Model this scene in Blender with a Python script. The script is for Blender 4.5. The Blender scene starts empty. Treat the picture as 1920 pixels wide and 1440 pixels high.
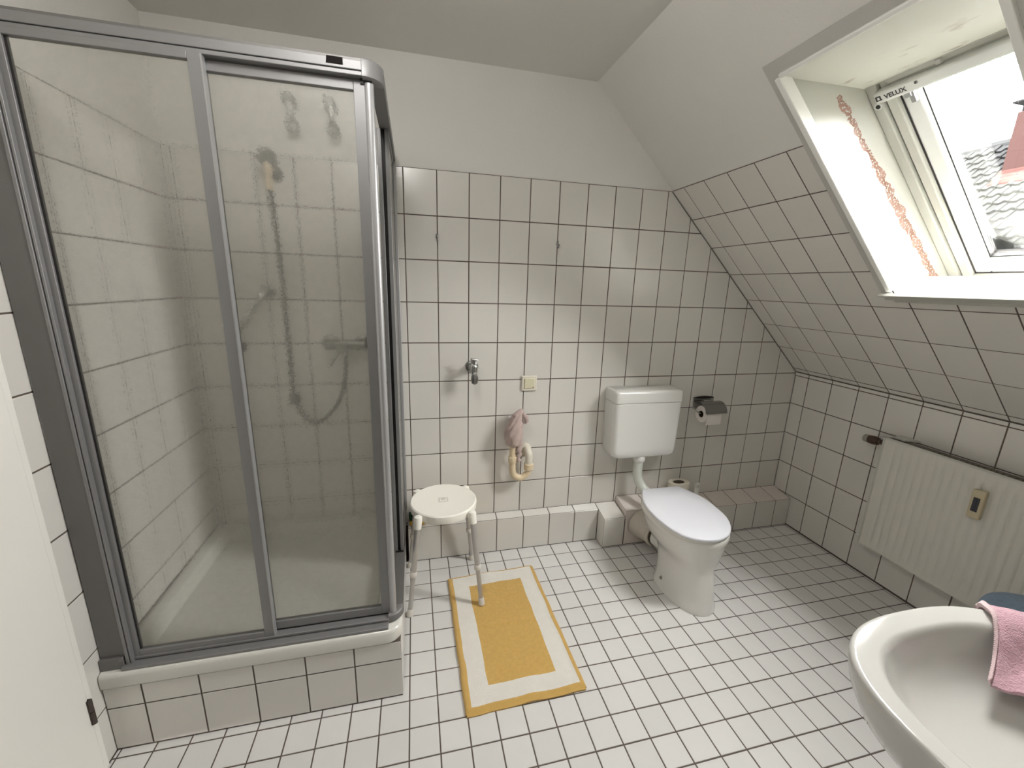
import bpy, bmesh, math, random
from mathutils import Vector, Matrix, noise
random.seed(7)
PI = math.pi
scene = bpy.context.scene
COL = scene.collection
# ------------------------------------------------------------------ camera, sky, exposure
CAM = Vector((0.03216, -2.10524, 1.51022))
cyaw, cpit, crol = 0.237652, -0.236709, 0.030276
fwd = Vector((math.sin(cyaw)*math.cos(cpit), math.cos(cyaw)*math.cos(cpit), math.sin(cpit)))
rgt0 = Vector((math.cos(cyaw), -math.sin(cyaw), 0)); up0 = rgt0.cross(fwd)
rgt = math.cos(crol)*rgt0 + math.sin(crol)*up0; upv = -math.sin(crol)*rgt0 + math.cos(crol)*up0
cd = bpy.data.cameras.new('camera'); cam = bpy.data.objects.new('camera', cd); COL.objects.link(cam)
m = Matrix((rgt, upv, -fwd)).transposed().to_4x4(); m.translation = CAM; cam.matrix_world = m
FPX = 768.07
cd.sensor_width = 36.0; cd.lens = FPX/1920*36.0; cd.clip_start = 0.01; cd.clip_end = 200
scene.camera = cam
def project(p):
    d = Vector(p)-CAM; z = d.dot(fwd)
    if z < 0.02: return None
    return (960+FPX*d.dot(rgt)/z, 720-FPX*d.dot(upv)/z)
SKY = 13.0; FILL_LAMP = 5.3  # strengths of the sky and of the added fill lamp
w = bpy.data.worlds.new('overcast_sky'); scene.world = w; w.use_nodes = True
bg = w.node_tree.nodes['Background']; bg.inputs[0].default_value = (1.0, 0.968, 0.94, 1); bg.inputs[1].default_value = SKY
try: w.cycles.sampling_method = 'MANUAL'; w.cycles.sample_map_resolution = 128
except Exception: pass
scene.view_settings.view_transform = 'Standard'; scene.view_settings.look = 'None'
scene.view_settings.gamma = 1; scene.view_settings.use_curve_mapping = False
scene.view_settings.exposure = 2.64
cy = scene.cycles
cy.max_bounces = 20; cy.diffuse_bounces = 14; cy.glossy_bounces = 5; cy.transmission_bounces = 10; cy.transparent_max_bounces = 16
cy.sample_clamp_indirect = 20.0
cy.use_denoising = True

# ------------------------------------------------------------------ materials
def _new(name):
    mt = bpy.data.materials.new(name); mt.use_nodes = True
    nt = mt.node_tree; return mt, nt, nt.nodes['Principled BSDF']
def mat(name, col, rough=0.5, metal=0.0, var=0.0, vscale=6.0, bump=0.0, bscale=60.0, coat=0.0, perobj=0.0, spec=None, sheen=0.0, dist=0.002, detail=2.0):
    mt, nt, b = _new(name); N, L = nt.nodes, nt.links
    b.inputs['Base Color'].default_value = (*col, 1); b.inputs['Roughness'].default_value = rough
    b.inputs['Metallic'].default_value = metal
    if spec is not None: b.inputs['Specular IOR Level'].default_value = spec
    if coat: b.inputs['Coat Weight'].default_value = coat; b.inputs['Coat Roughness'].default_value = 0.08
    if sheen: b.inputs['Sheen Weight'].default_value = sheen
    tc = N.new('ShaderNodeTexCoord')
    if var or perobj:
        mx = N.new('ShaderNodeMix'); mx.data_type = 'RGBA'
        mx.inputs['A'].default_value = (*[c*(1-var-perobj) for c in col], 1)
        mx.inputs['B'].default_value = (*[min(1, c*(1+var+perobj)) for c in col], 1)
        fac = None
        if var:
            nz = N.new('ShaderNodeTexNoise'); nz.inputs['Scale'].default_value = vscale; nz.inputs['Detail'].default_value = 3
            L.new(tc.outputs['Object'], nz.inputs['Vector']); fac = nz.outputs['Fac']
        if perobj:
            oi = N.new('ShaderNodeObjectInfo'); fac2 = oi.outputs['Random']
            if fac is None: fac = fac2
            else:
                ad = N.new('ShaderNodeMix'); ad.inputs['Factor'].default_value = perobj/(var+perobj)
                L.new(fac, ad.inputs['A']); L.new(fac2, ad.inputs['B']); fac = ad.outputs['Result']
        L.new(fac, mx.inputs['Factor']); L.new(mx.outputs['Result'], b.inputs['Base Color'])
    if bump:
        nz = N.new('ShaderNodeTexNoise'); nz.inputs['Scale'].default_value = bscale; nz.inputs['Detail'].default_value = detail
        bp = N.new('ShaderNodeBump'); bp.inputs['Strength'].default_value = bump; bp.inputs['Distance'].default_value = dist
        L.new(tc.outputs['Object'], nz.inputs['Vector']); L.new(nz.outputs['Fac'], bp.inputs['Height']); L.new(bp.outputs['Normal'], b.inputs['Normal'])
    return mt
M = {}
M['tile'] = mat('glazed_wall_tile', (0.68, 0.66, 0.62), 0.23, perobj=0.025, var=0.02, vscale=3, bump=0.25, bscale=9, dist=0.0016, spec=0.8)
M['ftile'] = mat('satin_floor_tile', (0.65, 0.645, 0.63), 0.30, perobj=0.03, var=0.02, vscale=20, bump=0.15, bscale=90, dist=0.0006)
M['btile'] = mat('beige_sill_tile', (0.68, 0.62, 0.58), 0.25, perobj=0.04)
M['grout'] = mat('brown_grout', (0.105, 0.082, 0.070), 0.85, var=0.15, vscale=25)
M['plaster'] = mat('painted_plaster', (0.70, 0.69, 0.655), 0.75, bump=0.35, bscale=120, dist=0.0015, var=0.015, vscale=2)
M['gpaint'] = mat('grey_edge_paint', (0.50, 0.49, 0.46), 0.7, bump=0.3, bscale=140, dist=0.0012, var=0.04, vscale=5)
M['white_lac'] = mat('white_lacquer', (0.84, 0.82, 0.77), 0.35, var=0.015, vscale=4)
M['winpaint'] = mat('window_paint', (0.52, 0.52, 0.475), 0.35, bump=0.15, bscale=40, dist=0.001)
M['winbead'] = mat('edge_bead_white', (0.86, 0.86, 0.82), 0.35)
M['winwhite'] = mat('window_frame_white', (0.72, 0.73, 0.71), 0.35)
M['alu'] = mat('satin_aluminium', (0.27, 0.268, 0.27), 0.5, metal=0.5, var=0.05, vscale=8)
M['alud'] = mat('dull_aluminium', (0.20, 0.195, 0.19), 0.55, metal=0.5)
M['alub'] = mat('bright_aluminium', (0.45, 0.45, 0.455), 0.45, metal=0.6)
M['chrome'] = mat('chrome', (0.62, 0.63, 0.62), 0.12, metal=1.0)
M['chromed'] = mat('worn_chrome', (0.30, 0.30, 0.29), 0.25, metal=1.0)
M['black'] = mat('black_rubber', (0.012, 0.011, 0.010), 0.5)
M['acryl'] = mat('white_acrylic', (0.66, 0.655, 0.61), 0.18, coat=0.4)
M['ceramic'] = mat('toilet_ceramic', (0.72, 0.71, 0.675), 0.10, coat=0.6, var=0.01, vscale=2)
M['basin'] = mat('basin_ceramic', (0.52, 0.515, 0.49), 0.07, spec=0.45)
M['lid'] = mat('white_seat_lid', (0.70, 0.71, 0.76), 0.22, coat=0.3)
M['seatr'] = mat('seat_ring_plastic', (0.72, 0.72, 0.68), 0.3)
M['cist'] = mat('cistern_plastic', (0.73, 0.73, 0.705), 0.22, coat=0.3)
M['pipew'] = mat('white_flush_pipe', (0.62, 0.65, 0.60), 0.22, coat=0.3)
M['collar'] = mat('cream_pipe_collar', (0.56, 0.52, 0.45), 0.4, var=0.05, vscale=10)
M['grease'] = mat('brown_sealing_ring', (0.035, 0.022, 0.010), 0.5)
M['cream'] = mat('yellowed_plastic', (0.70, 0.58, 0.40), 0.35, var=0.06, vscale=12)
M['creamw'] = mat('pale_plastic', (0.72, 0.68, 0.58), 0.35, var=0.04, vscale=12)
M['rag'] = mat('pink_beige_rag', (0.46, 0.36, 0.33), 0.95, var=0.10, vscale=25, bump=0.6, bscale=350, dist=0.0012, sheen=0.3)
M['stool'] = mat('stool_plastic', (0.86, 0.84, 0.77), 0.45, bump=0.25, bscale=500, dist=0.0006)
M['leg'] = mat('stool_aluminium', (0.50, 0.485, 0.47), 0.38, metal=0.6)
M['rubber'] = mat('white_rubber', (0.66, 0.63, 0.58), 0.6)
M['yel'] = mat('mustard_terry', (0.66, 0.415, 0.11), 0.98, var=0.16, vscale=70, bump=1.0, bscale=420, dist=0.004, sheen=0.2, detail=4)
M['yel2'] = mat('mustard_edging', (0.60, 0.38, 0.11), 0.98, var=0.10, vscale=30, bump=0.8, bscale=500, dist=0.003, sheen=0.2)
M['wterry'] = mat('cream_terry', (0.80, 0.775, 0.715), 0.98, var=0.05, vscale=30, bump=0.9, bscale=420, dist=0.004, sheen=0.2, detail=4)
M['pink'] = mat('pink_terry', (0.56, 0.33, 0.39), 0.98, var=0.18, vscale=60, bump=1.0, bscale=300, dist=0.004, sheen=0.35, detail=4)
M['blue'] = mat('blue_terry', (0.22, 0.33, 0.47), 0.98, var=0.22, vscale=60, bump=1.0, bscale=260, dist=0.004, sheen=0.25, detail=4)
M['rad'] = mat('radiator_enamel', (0.64, 0.62, 0.565), 0.4, bump=0.15, bscale=260, dist=0.0008)
M['radd'] = mat('radiator_grille_dark', (0.20, 0.18, 0.15), 0.8, var=0.2, vscale=80, bump=0.5, bscale=200)  # uneven tone, darker than the radiator enamel
M['valve'] = mat('brown_valve', (0.055, 0.030, 0.020), 0.30, var=0.1, vscale=60)
M['valvec'] = mat('grey_valve_cap', (0.28, 0.27, 0.24), 0.4)
M['meter'] = mat('meter_cream', (0.52, 0.45, 0.30), 0.45)
M['dark'] = mat('dark_glass', (0.035, 0.035, 0.045), 0.2)
M['label'] = mat('black_badge', (0.012, 0.010, 0.010), 0.9, spec=0.1)
M['paper'] = mat('toilet_paper', (0.74, 0.70, 0.66), 0.95, bump=0.4, bscale=300, dist=0.001)
M['ink'] = mat('dark_ink', (0.05, 0.045, 0.045), 0.6)
M['hinge'] = mat('bronze_hinge', (0.085, 0.065, 0.055), 0.4, metal=0.5)
M['spy'] = mat('sponge_yellow', (0.52, 0.34, 0.04), 0.95, bump=0.8, bscale=250)
M['spg'] = mat('sponge_green', (0.012, 0.045, 0.016), 0.95, bump=0.8, bscale=250)
M['snow'] = mat('snow', (0.013, 0.0135, 0.014), 1.0, spec=0.0)  # outside colours far darker than real ones, offsetting the interior exposure
M['slate'] = mat('darkened_snowy_tile', (0.0128, 0.0133, 0.0137), 1.0, var=0.12, vscale=9.0, spec=0.0)  # snow dimmed in its colour to keep tone at this exposure
M['slated'] = mat('darkened_roof_underlay', (0.0040, 0.0040, 0.0043), 1.0, spec=0.0)
M['hall'] = mat('added_hall_dark', (0.28, 0.24, 0.19), 0.8)  # dark colours of the hall added behind the camera
M['hallf'] = mat('added_hall_boards', (0.16, 0.10, 0.06), 0.5, var=0.2, vscale=5)
M['offw'] = mat('pipe_putty', (0.60, 0.57, 0.50), 0.5)

mo, nto, bo = _new('fill_lamp_glow'); bo.inputs['Base Color'].default_value = (0.8,0.8,0.78,1); bo.inputs['Emission Color'].default_value = (1.0,0.968,0.94,1); bo.inputs['Emission Strength'].default_value = FILL_LAMP  # glow of the fill lamp added above the view
M['opal'] = mo
def thin_glass(name, tint=(0.97, 0.98, 0.98)):
    mt, nt, b = _new(name); N, L = nt.nodes, nt.links; N.remove(b)
    out = N['Material Output']; tr = N.new('ShaderNodeBsdfTransparent'); tr.inputs[0].default_value = (*tint, 1)
    gl = N.new('ShaderNodeBsdfGlossy'); gl.inputs['Roughness'].default_value = 0.02
    fr = N.new('ShaderNodeFresnel'); fr.inputs['IOR'].default_value = 1.35
    mx = N.new('ShaderNodeMixShader'); L.new(fr.outputs[0], mx.inputs[0]); L.new(tr.outputs[0], mx.inputs[1]); L.new(gl.outputs[0], mx.inputs[2])
    L.new(mx.outputs[0], out.inputs['Surface']); return mt
M['glass'] = thin_glass('window_glass')
def shower_glass():
    mt, nt, b = _new('textured_shower_glass'); N, L = nt.nodes, nt.links; N.remove(b)
    out = N['Material Output']; tc = N.new('ShaderNodeTexCoord')
    mp = N.new('ShaderNodeMapping'); mp.inputs['Scale'].default_value = (1, 1, 1); L.new(tc.outputs['Object'], mp.inputs['Vector'])
    n1 = N.new('ShaderNodeTexNoise'); n1.inputs['Scale'].default_value = 190; n1.inputs['Detail'].default_value = 2.0; n1.inputs['Distortion'].default_value = 0.6
    L.new(mp.outputs[0], n1.inputs['Vector'])
    n2 = N.new('ShaderNodeTexNoise'); n2.inputs['Scale'].default_value = 45; n2.inputs['Detail'].default_value = 2
    L.new(mp.outputs[0], n2.inputs['Vector'])
    mul = N.new('ShaderNodeMath'); mul.operation = 'MULTIPLY_ADD'; mul.inputs[1].default_value = 0.45
    L.new(n2.outputs['Fac'], mul.inputs[0]); L.new(n1.outputs['Fac'], mul.inputs[2])
    cr = N.new('ShaderNodeValToRGB'); e = cr.color_ramp.elements
    e[0].position = 0.66; e[0].color = (0.15, 0.15, 0.15, 1); e[1].position = 0.76; e[1].color = (0.85, 0.85, 0.85, 1)
    L.new(mul.outputs[0], cr.inputs[0])
    bp = N.new('ShaderNodeBump'); bp.inputs['Strength'].default_value = 0.6; bp.inputs['Distance'].default_value = 0.0026
    L.new(n1.outputs['Fac'], bp.inputs['Height'])
    tr = N.new('ShaderNodeBsdfTransparent'); tr.inputs[0].default_value = (0.985, 0.985, 0.97, 1)
    rf = N.new('ShaderNodeBsdfRefraction'); rf.inputs['IOR'].default_value = 1.035; rf.inputs['Roughness'].default_value = 0.05; rf.inputs[0].default_value = (0.98, 0.98, 0.965, 1)
    L.new(bp.outputs[0], rf.inputs['Normal'])
    m1 = N.new('ShaderNodeMixShader'); L.new(cr.outputs[0], m1.inputs[0]); L.new(tr.outputs[0], m1.inputs[1]); L.new(rf.outputs[0], m1.inputs[2])
    df = N.new('ShaderNodeBsdfTranslucent'); df.inputs[0].default_value = (0.95, 0.95, 0.90, 1)
    dd = N.new('ShaderNodeBsdfDiffuse'); dd.inputs[0].default_value = (0.96, 0.95, 0.88, 1)
    m0 = N.new('ShaderNodeMixShader'); m0.inputs[0].default_value = 0.5; L.new(df.outputs[0], m0.inputs[1]); L.new(dd.outputs[0], m0.inputs[2])
    m2 = N.new('ShaderNodeMixShader'); m2.inputs[0].default_value = 0.16; L.new(m1.outputs[0], m2.inputs[1]); L.new(m0.outputs[0], m2.inputs[2])
    gl = N.new('ShaderNodeBsdfGlossy'); gl.inputs['Roughness'].default_value = 0.22; L.new(bp.outputs[0], gl.inputs['Normal'])
    fr = N.new('ShaderNodeFresnel'); fr.inputs['IOR'].default_value = 1.3
    m3 = N.new('ShaderNodeMixShader'); L.new(fr.outputs[0], m3.inputs[0]); L.new(m2.outputs[0], m3.inputs[1]); L.new(gl.outputs[0], m3.inputs[2])
    L.new(m3.outputs[0], out.inputs['Surface']); return mt
M['sglass'] = shower_glass()

# sloping-roof frame of reference: s runs up the slope, off is outwards through the roof
KX, KZ = 2.432, 1.02
SA = math.atan2(1.517, 1.454)
DS = Vector((-math.sin(SA), 0, math.cos(SA))); DN = Vector((math.cos(SA), 0, math.sin(SA)))
C0 = DN.dot(Vector((KX, 0, KZ)))
def SW(y, s, off=0.0): return Vector((KX, y, KZ)) + DS*s + DN*off

def peel_mat():
    """white paint with a long strip peeled down to reddish filler (a mark with a shape of its own)"""
    mt, nt, b = _new('peeling_reveal_paint'); N, L = nt.nodes, nt.links
    tc = N.new('ShaderNodeNewGeometry')
    def dot(v):
        d = N.new('ShaderNodeVectorMath'); d.operation = 'DOT_PRODUCT'; d.inputs[1].default_value = v; L.new(tc.outputs['Position'], d.inputs[0]); return d.outputs['Value']
    def mth(op, a, b_=None, c=None):
        n = N.new('ShaderNodeMath'); n.operation = op
        for i, x in enumerate((a, b_, c)):
            if x is None: continue
            if isinstance(x, (int, float)): n.inputs[i].default_value = x
            else: L.new(x, n.inputs[i])
        return n.outputs[0]
    off = mth('SUBTRACT', dot(DN), C0)
    s = mth('SUBTRACT', dot(DS), DS.dot(Vector((KX, 0, KZ))))
    centre = mth('MULTIPLY_ADD', s, -0.0436, 0.217)
    nz = N.new('ShaderNodeTexNoise'); nz.inputs['Scale'].default_value = 26; nz.inputs['Detail'].default_value = 4; L.new(tc.outputs['Position'], nz.inputs['Vector'])
    n2 = N.new('ShaderNodeTexNoise'); n2.inputs['Scale'].default_value = 130; n2.inputs['Detail'].default_value = 3; L.new(tc.outputs['Position'], n2.inputs['Vector'])
    d = mth('ABSOLUTE', mth('SUBTRACT', off, centre))
    wmid = mth('MULTIPLY', mth('ABSOLUTE', mth('SUBTRACT', s, 0.95)), -0.020)
    wid = mth('ADD', mth('MULTIPLY_ADD', nz.outputs['Fac'], 0.060, -0.012), wmid)
    inside = mth('GREATER_THAN', wid, d)
    inside = mth('MULTIPLY', inside, mth('GREATER_THAN', s, 0.565)); inside = mth('MULTIPLY', inside, mth('LESS_THAN', s, 1.50))
    inside = mth('MULTIPLY', inside, mth('LESS_THAN', n2.outputs['Fac'], 0.57))
    # side only: leave the strip off everything but the reveal's own plane
    cr = N.new('ShaderNodeValToRGB'); e = cr.color_ramp.elements
    e[0].position = 0.35; e[0].color = (0.20, 0.075, 0.035, 1); e[1].position = 0.62; e[1].color = (0.34, 0.20, 0.155, 1)
    L.new(nz.outputs['Fac'], cr.inputs[0])
    mx = N.new('ShaderNodeMix'); mx.data_type = 'RGBA'; mx.inputs['A'].default_value = (0.52, 0.52, 0.47, 1)
    L.new(inside, mx.inputs['Factor']); L.new(cr.outputs[0], mx.inputs['B']); L.new(mx.outputs['Result'], b.inputs['Base Color'])
    bp = N.new('ShaderNodeBump'); bp.inputs['Strength'].default_value = 0.6; bp.inputs['Distance'].default_value = 0.001; bp.invert = True
    L.new(inside, bp.inputs['Height']); L.new(bp.outputs[0], b.inputs['Normal'])
    b.inputs['Roughness'].default_value = 0.4; return mt
M['peel'] = peel_mat()
def smudge_mat():
    mt, nt, b = _new('mildewed_reveal_paint'); N, L = nt.nodes, nt.links
    tc = N.new('ShaderNodeNewGeometry'); mp = N.new('ShaderNodeMapping'); mp.inputs['Scale'].default_value = (22, 7, 7); L.new(tc.outputs['Position'], mp.inputs['Vector'])
    nz = N.new('ShaderNodeTexNoise'); nz.inputs['Scale'].default_value = 1.6; nz.inputs['Detail'].default_value = 5; L.new(mp.outputs[0], nz.inputs['Vector'])
    sx = N.new('ShaderNodeSeparateXYZ'); L.new(tc.outputs['Position'], sx.inputs[0])
    mr = N.new('ShaderNodeMapRange'); mr.inputs['From Min'].default_value = 1.36; mr.inputs['From Max'].default_value = 1.46; L.new(sx.outputs['X'], mr.inputs['Value'])
    cr = N.new('ShaderNodeValToRGB'); e = cr.color_ramp.elements; e[0].position = 0.60; e[0].color = (0, 0, 0, 1); e[1].position = 0.70; e[1].color = (0.75, 0.75, 0.75, 1); L.new(nz.outputs['Fac'], cr.inputs[0])
    ml = N.new('ShaderNodeMath'); ml.operation = 'MULTIPLY'; L.new(cr.outputs[0], ml.inputs[0]); L.new(mr.outputs[0], ml.inputs[1])
    mx = N.new('ShaderNodeMix'); mx.data_type = 'RGBA'; mx.inputs['A'].default_value = (0.66, 0.66, 0.59, 1); mx.inputs['B'].default_value = (0.34, 0.28, 0.24, 1)
    L.new(ml.outputs[0], mx.inputs['Factor']); L.new(mx.outputs['Result'], b.inputs['Base Color']); b.inputs['Roughness'].default_value = 0.5; return mt
M['smudge'] = smudge_mat()
def brick_mat():
    mt, nt, b = _new('darkened_chimney_brick'); N, L = nt.nodes, nt.links
    tc = N.new('ShaderNodeTexCoord'); br = N.new('ShaderNodeTexBrick'); br.inputs['Scale'].default_value = 1.0
    br.inputs['Color1'].default_value = (0.0230, 0.0105, 0.0095, 1); br.inputs['Color2'].default_value = (0.0190, 0.0082, 0.0074, 1); br.inputs['Mortar'].default_value = (0.010, 0.0058, 0.0054, 1)  # brick and mortar dimmed in colour to offset the high exposure
    br.inputs['Brick Width'].default_value = 0.25; br.inputs['Row Height'].default_value = 0.075; br.inputs['Mortar Size'].default_value = 0.01
    mp = N.new('ShaderNodeMapping'); mp.inputs['Rotation'].default_value = (PI/2, 0, PI/2); L.new(tc.outputs['Object'], mp.inputs['Vector'])
    L.new(mp.outputs[0], br.inputs['Vector']); L.new(br.outputs['Color'], b.inputs['Base Color']); b.inputs['Roughness'].default_value = 1.0; b.inputs['Specular IOR Level'].default_value = 0.0; return mt
M['brick'] = brick_mat()

# ------------------------------------------------------------------ mesh helpers
class MB:
    def __init__(s): s.v = []; s.f = []
    def add(s, vs, fs):
        n = len(s.v); s.v += [tuple(x) for x in vs]; s.f += [tuple(i+n for i in f) for f in fs]; return s
    def box(s, x0, x1, y0, y1, z0, z1):
        x0, x1 = sorted((x0, x1)); y0, y1 = sorted((y0, y1)); z0, z1 = sorted((z0, z1))
        return s.add([(x0,y0,z0),(x1,y0,z0),(x1,y1,z0),(x0,y1,z0),(x0,y0,z1),(x1,y0,z1),(x1,y1,z1),(x0,y1,z1)],
              [(0,3,2,1),(4,5,6,7),(0,1,5,4),(1,2,6,5),(2,3,7,6),(3,0,4,7)])
    def hexa(s, lo, hi):   # two quads of four points
        return s.add(list(lo)+list(hi), [(0,3,2,1),(4,5,6,7),(0,1,5,4),(1,2,6,5),(2,3,7,6),(3,0,4,7)])
    def prism(s, pts, vec):
        n = len(pts); vec = Vector(vec); p = [Vector(q) for q in pts]
        return s.add(p+[q+vec for q in p], [tuple(range(n-1,-1,-1)), tuple(range(n,2*n))]+[(i,(i+1)%n,n+(i+1)%n,n+i) for i in range(n)])
    def rings(s, rs, cap0=True, cap1=True, closed=False):
        n = len(rs[0]); vs = [p for r in rs for p in r]; fs = []
        k = len(rs)
        for a in range(k if closed else k-1):
            b = (a+1) % k
            for i in range(n): j = (i+1) % n; fs.append((a*n+i, a*n+j, b*n+j, b*n+i))
        if not closed:
            if cap0: fs.append(tuple(range(n-1,-1,-1)))
            if cap1: fs.append(tuple((k-1)*n+i for i in range(n)))
        return s.add(vs, fs)
    def tube(s, pts, r, n=12, cap=True):
        pts = [Vector(p) for p in pts]; R = r if isinstance(r, (list, tuple)) else [r]*len(pts)
        t = [(pts[min(i+1,len(pts)-1)]-pts[max(i-1,0)]).normalized() for i in range(len(pts))]
        a = Vector((0,0,1)) if abs(t[0].z) < 0.9 else Vector((1,0,0))
        u = (a - t[0]*a.dot(t[0])).normalized(); rs = []
        for i, p in enumerate(pts):
            u = (u - t[i]*u.dot(t[i])).normalized(); v = t[i].cross(u)
            rs.append([p + R[i]*(math.cos(2*PI*k/n)*u + math.sin(2*PI*k/n)*v) for k in range(n)])
        return s.rings(rs, cap, cap)
    def lathe(s, prof, c=(0,0,0), axis='z', n=24, cap=True):   # prof: (radius, height)
        rs = []
        for r, h in prof:
            ring = []
            for k in range(n):
                a = 2*PI*k/n; x, y = r*math.cos(a), r*math.sin(a)
                p = {'z': (x,y,h), 'y': (x,h,-y), 'x': (h,x,y)}[axis]
                ring.append((c[0]+p[0], c[1]+p[1], c[2]+p[2]))
            rs.append(ring)
        return s.rings(rs, cap, cap)
    def build(s, name, m, parent=None, smooth=35, bevel=0.0, seg=2, subsurf=0):
        me = bpy.data.meshes.new(name); me.from_pydata(s.v, [], s.f); me.validate()
        bm = bmesh.new(); bm.from_mesh(me); bmesh.ops.recalc_face_normals(bm, faces=bm.faces); bm.to_mesh(me); bm.free()
        if smooth:
            me.polygons.foreach_set('use_smooth', [True]*len(me.polygons))
            me.set_sharp_from_angle(angle=math.radians(smooth))
        me.materials.append(m)
        o = bpy.data.objects.new(name, me); COL.objects.link(o)
        if parent: o.parent = parent
        if bevel:
            bv = o.modifiers.new('bevel', 'BEVEL'); bv.width = bevel; bv.segments = seg; bv.limit_method = 'ANGLE'; bv.angle_limit = math.radians(40)
        if subsurf:
            sb = o.modifiers.new('subd', 'SUBSURF'); sb.levels = subsurf; sb.render_levels = subsurf
        return o
def smooth_path(pts, n=8):
    pts = [Vector(p) for p in pts]; P = [pts[0]*2-pts[1]]+pts+[pts[-1]*2-pts[-2]]; out = []
    for i in range(1, len(P)-2):
        a, b, c, d = P[i-1:i+3]
        for k in range(n):
            t = k/n; out.append(0.5*((2*b)+(c-a)*t+(2*a-5*b+4*c-d)*t*t+(3*b-a-3*c+d)*t**3))
    out.append(pts[-1]); return out
def tag(o, label=None, cat=None, group=None, kind=None):
    if label: o['label'] = label
    if cat: o['category'] = cat
    if group: o['group'] = group
    if kind: o['kind'] = kind
    return o
def thing(name, loc, label, cat, group=None, rotz=0.0):
    """an Empty at the thing's base; parts are modelled in world coordinates and re-based with part()"""
    o = bpy.data.objects.new(name, None); COL.objects.link(o); o.empty_display_size = 0.05
    o.location = loc; o.rotation_euler[2] = rotz
    return tag(o, label, cat, group)
def part(o, root, local=False):
    o.parent = root
    if not local:      # mesh was built in world coordinates: keep it there
        loc = Vector(root.location); me = o.data
        me.transform(Matrix.Rotation(-root.rotation_euler[2], 4, 'Z') @ Matrix.Translation(-loc))
    return o
def P(mb, name, m, root, **k):
    return part(mb.build(name, m, None, **k), root)
def sub(mb, name, m, par, root, **k):
    o = mb.build(name, m, None, **k); part(o, root); o.parent = par; return o
def struct(o, label=None, cat='room'):
    o['kind'] = 'structure'
    if label: o['label'] = label
    o['category'] = cat
    return o

# ------------------------------------------------------------------ tiles, each its own piece
GAP, CH, THK = 0.0046, 0.0011, 0.006
tile_cache = {}
def inset_poly(pts, d):
    n = len(pts); out = []
    for i in range(n):
        p0, p1, p2 = Vector(pts[i-1]), Vector(pts[i]), Vector(pts[(i+1) % n])
        e0 = (p1-p0).normalized(); e1 = (p2-p1).normalized()
        n0 = Vector((-e0.y, e0.x)); n1 = Vector((-e1.y, e1.x)); k = 1+n0.dot(n1)
        out.append(p1 + (n0+n1)*(d/max(k, 0.2)))
    return out
def clip_poly(pts, a, b, c):      # keep a*u+b*v<=c
    out = []
    for i in range(len(pts)):
        p, q = pts[i], pts[(i+1) % len(pts)]; dp = a*p[0]+b*p[1]-c; dq = a*q[0]+b*q[1]-c
        if dp <= 0: out.append(p)
        if (dp < 0 < dq) or (dq < 0 < dp): t = dp/(dp-dq); out.append((p[0]+t*(q[0]-p[0]), p[1]+t*(q[1]-p[1])))
    return out
def area(pts): return 0.5*sum(pts[i][0]*pts[(i+1)%len(pts)][1]-pts[(i+1)%len(pts)][0]*pts[i][1] for i in range(len(pts)))
def tile_mesh(pts, key, m, gap=GAP):
    k = (key, m.name, gap)
    if key and k in tile_cache: return tile_cache[k]
    a = inset_poly(pts, gap/2); b = inset_poly(pts, gap/2+CH); n = len(a)
    vs = [(p.x, p.y, -THK) for p in a]+[(p.x, p.y, -CH) for p in a]+[(p.x, p.y, 0) for p in b]
    fs = [tuple(2*n+i for i in range(n))]
    for r in (0, 1):
        for i in range(n): j = (i+1) % n; fs.append((r*n+i, r*n+j, (r+1)*n+j, (r+1)*n+i))
    me = bpy.data.meshes.new('tile'); me.from_pydata(vs, [], fs); me.materials.append(m)
    if key: tile_cache[k] = me
    return me
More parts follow.
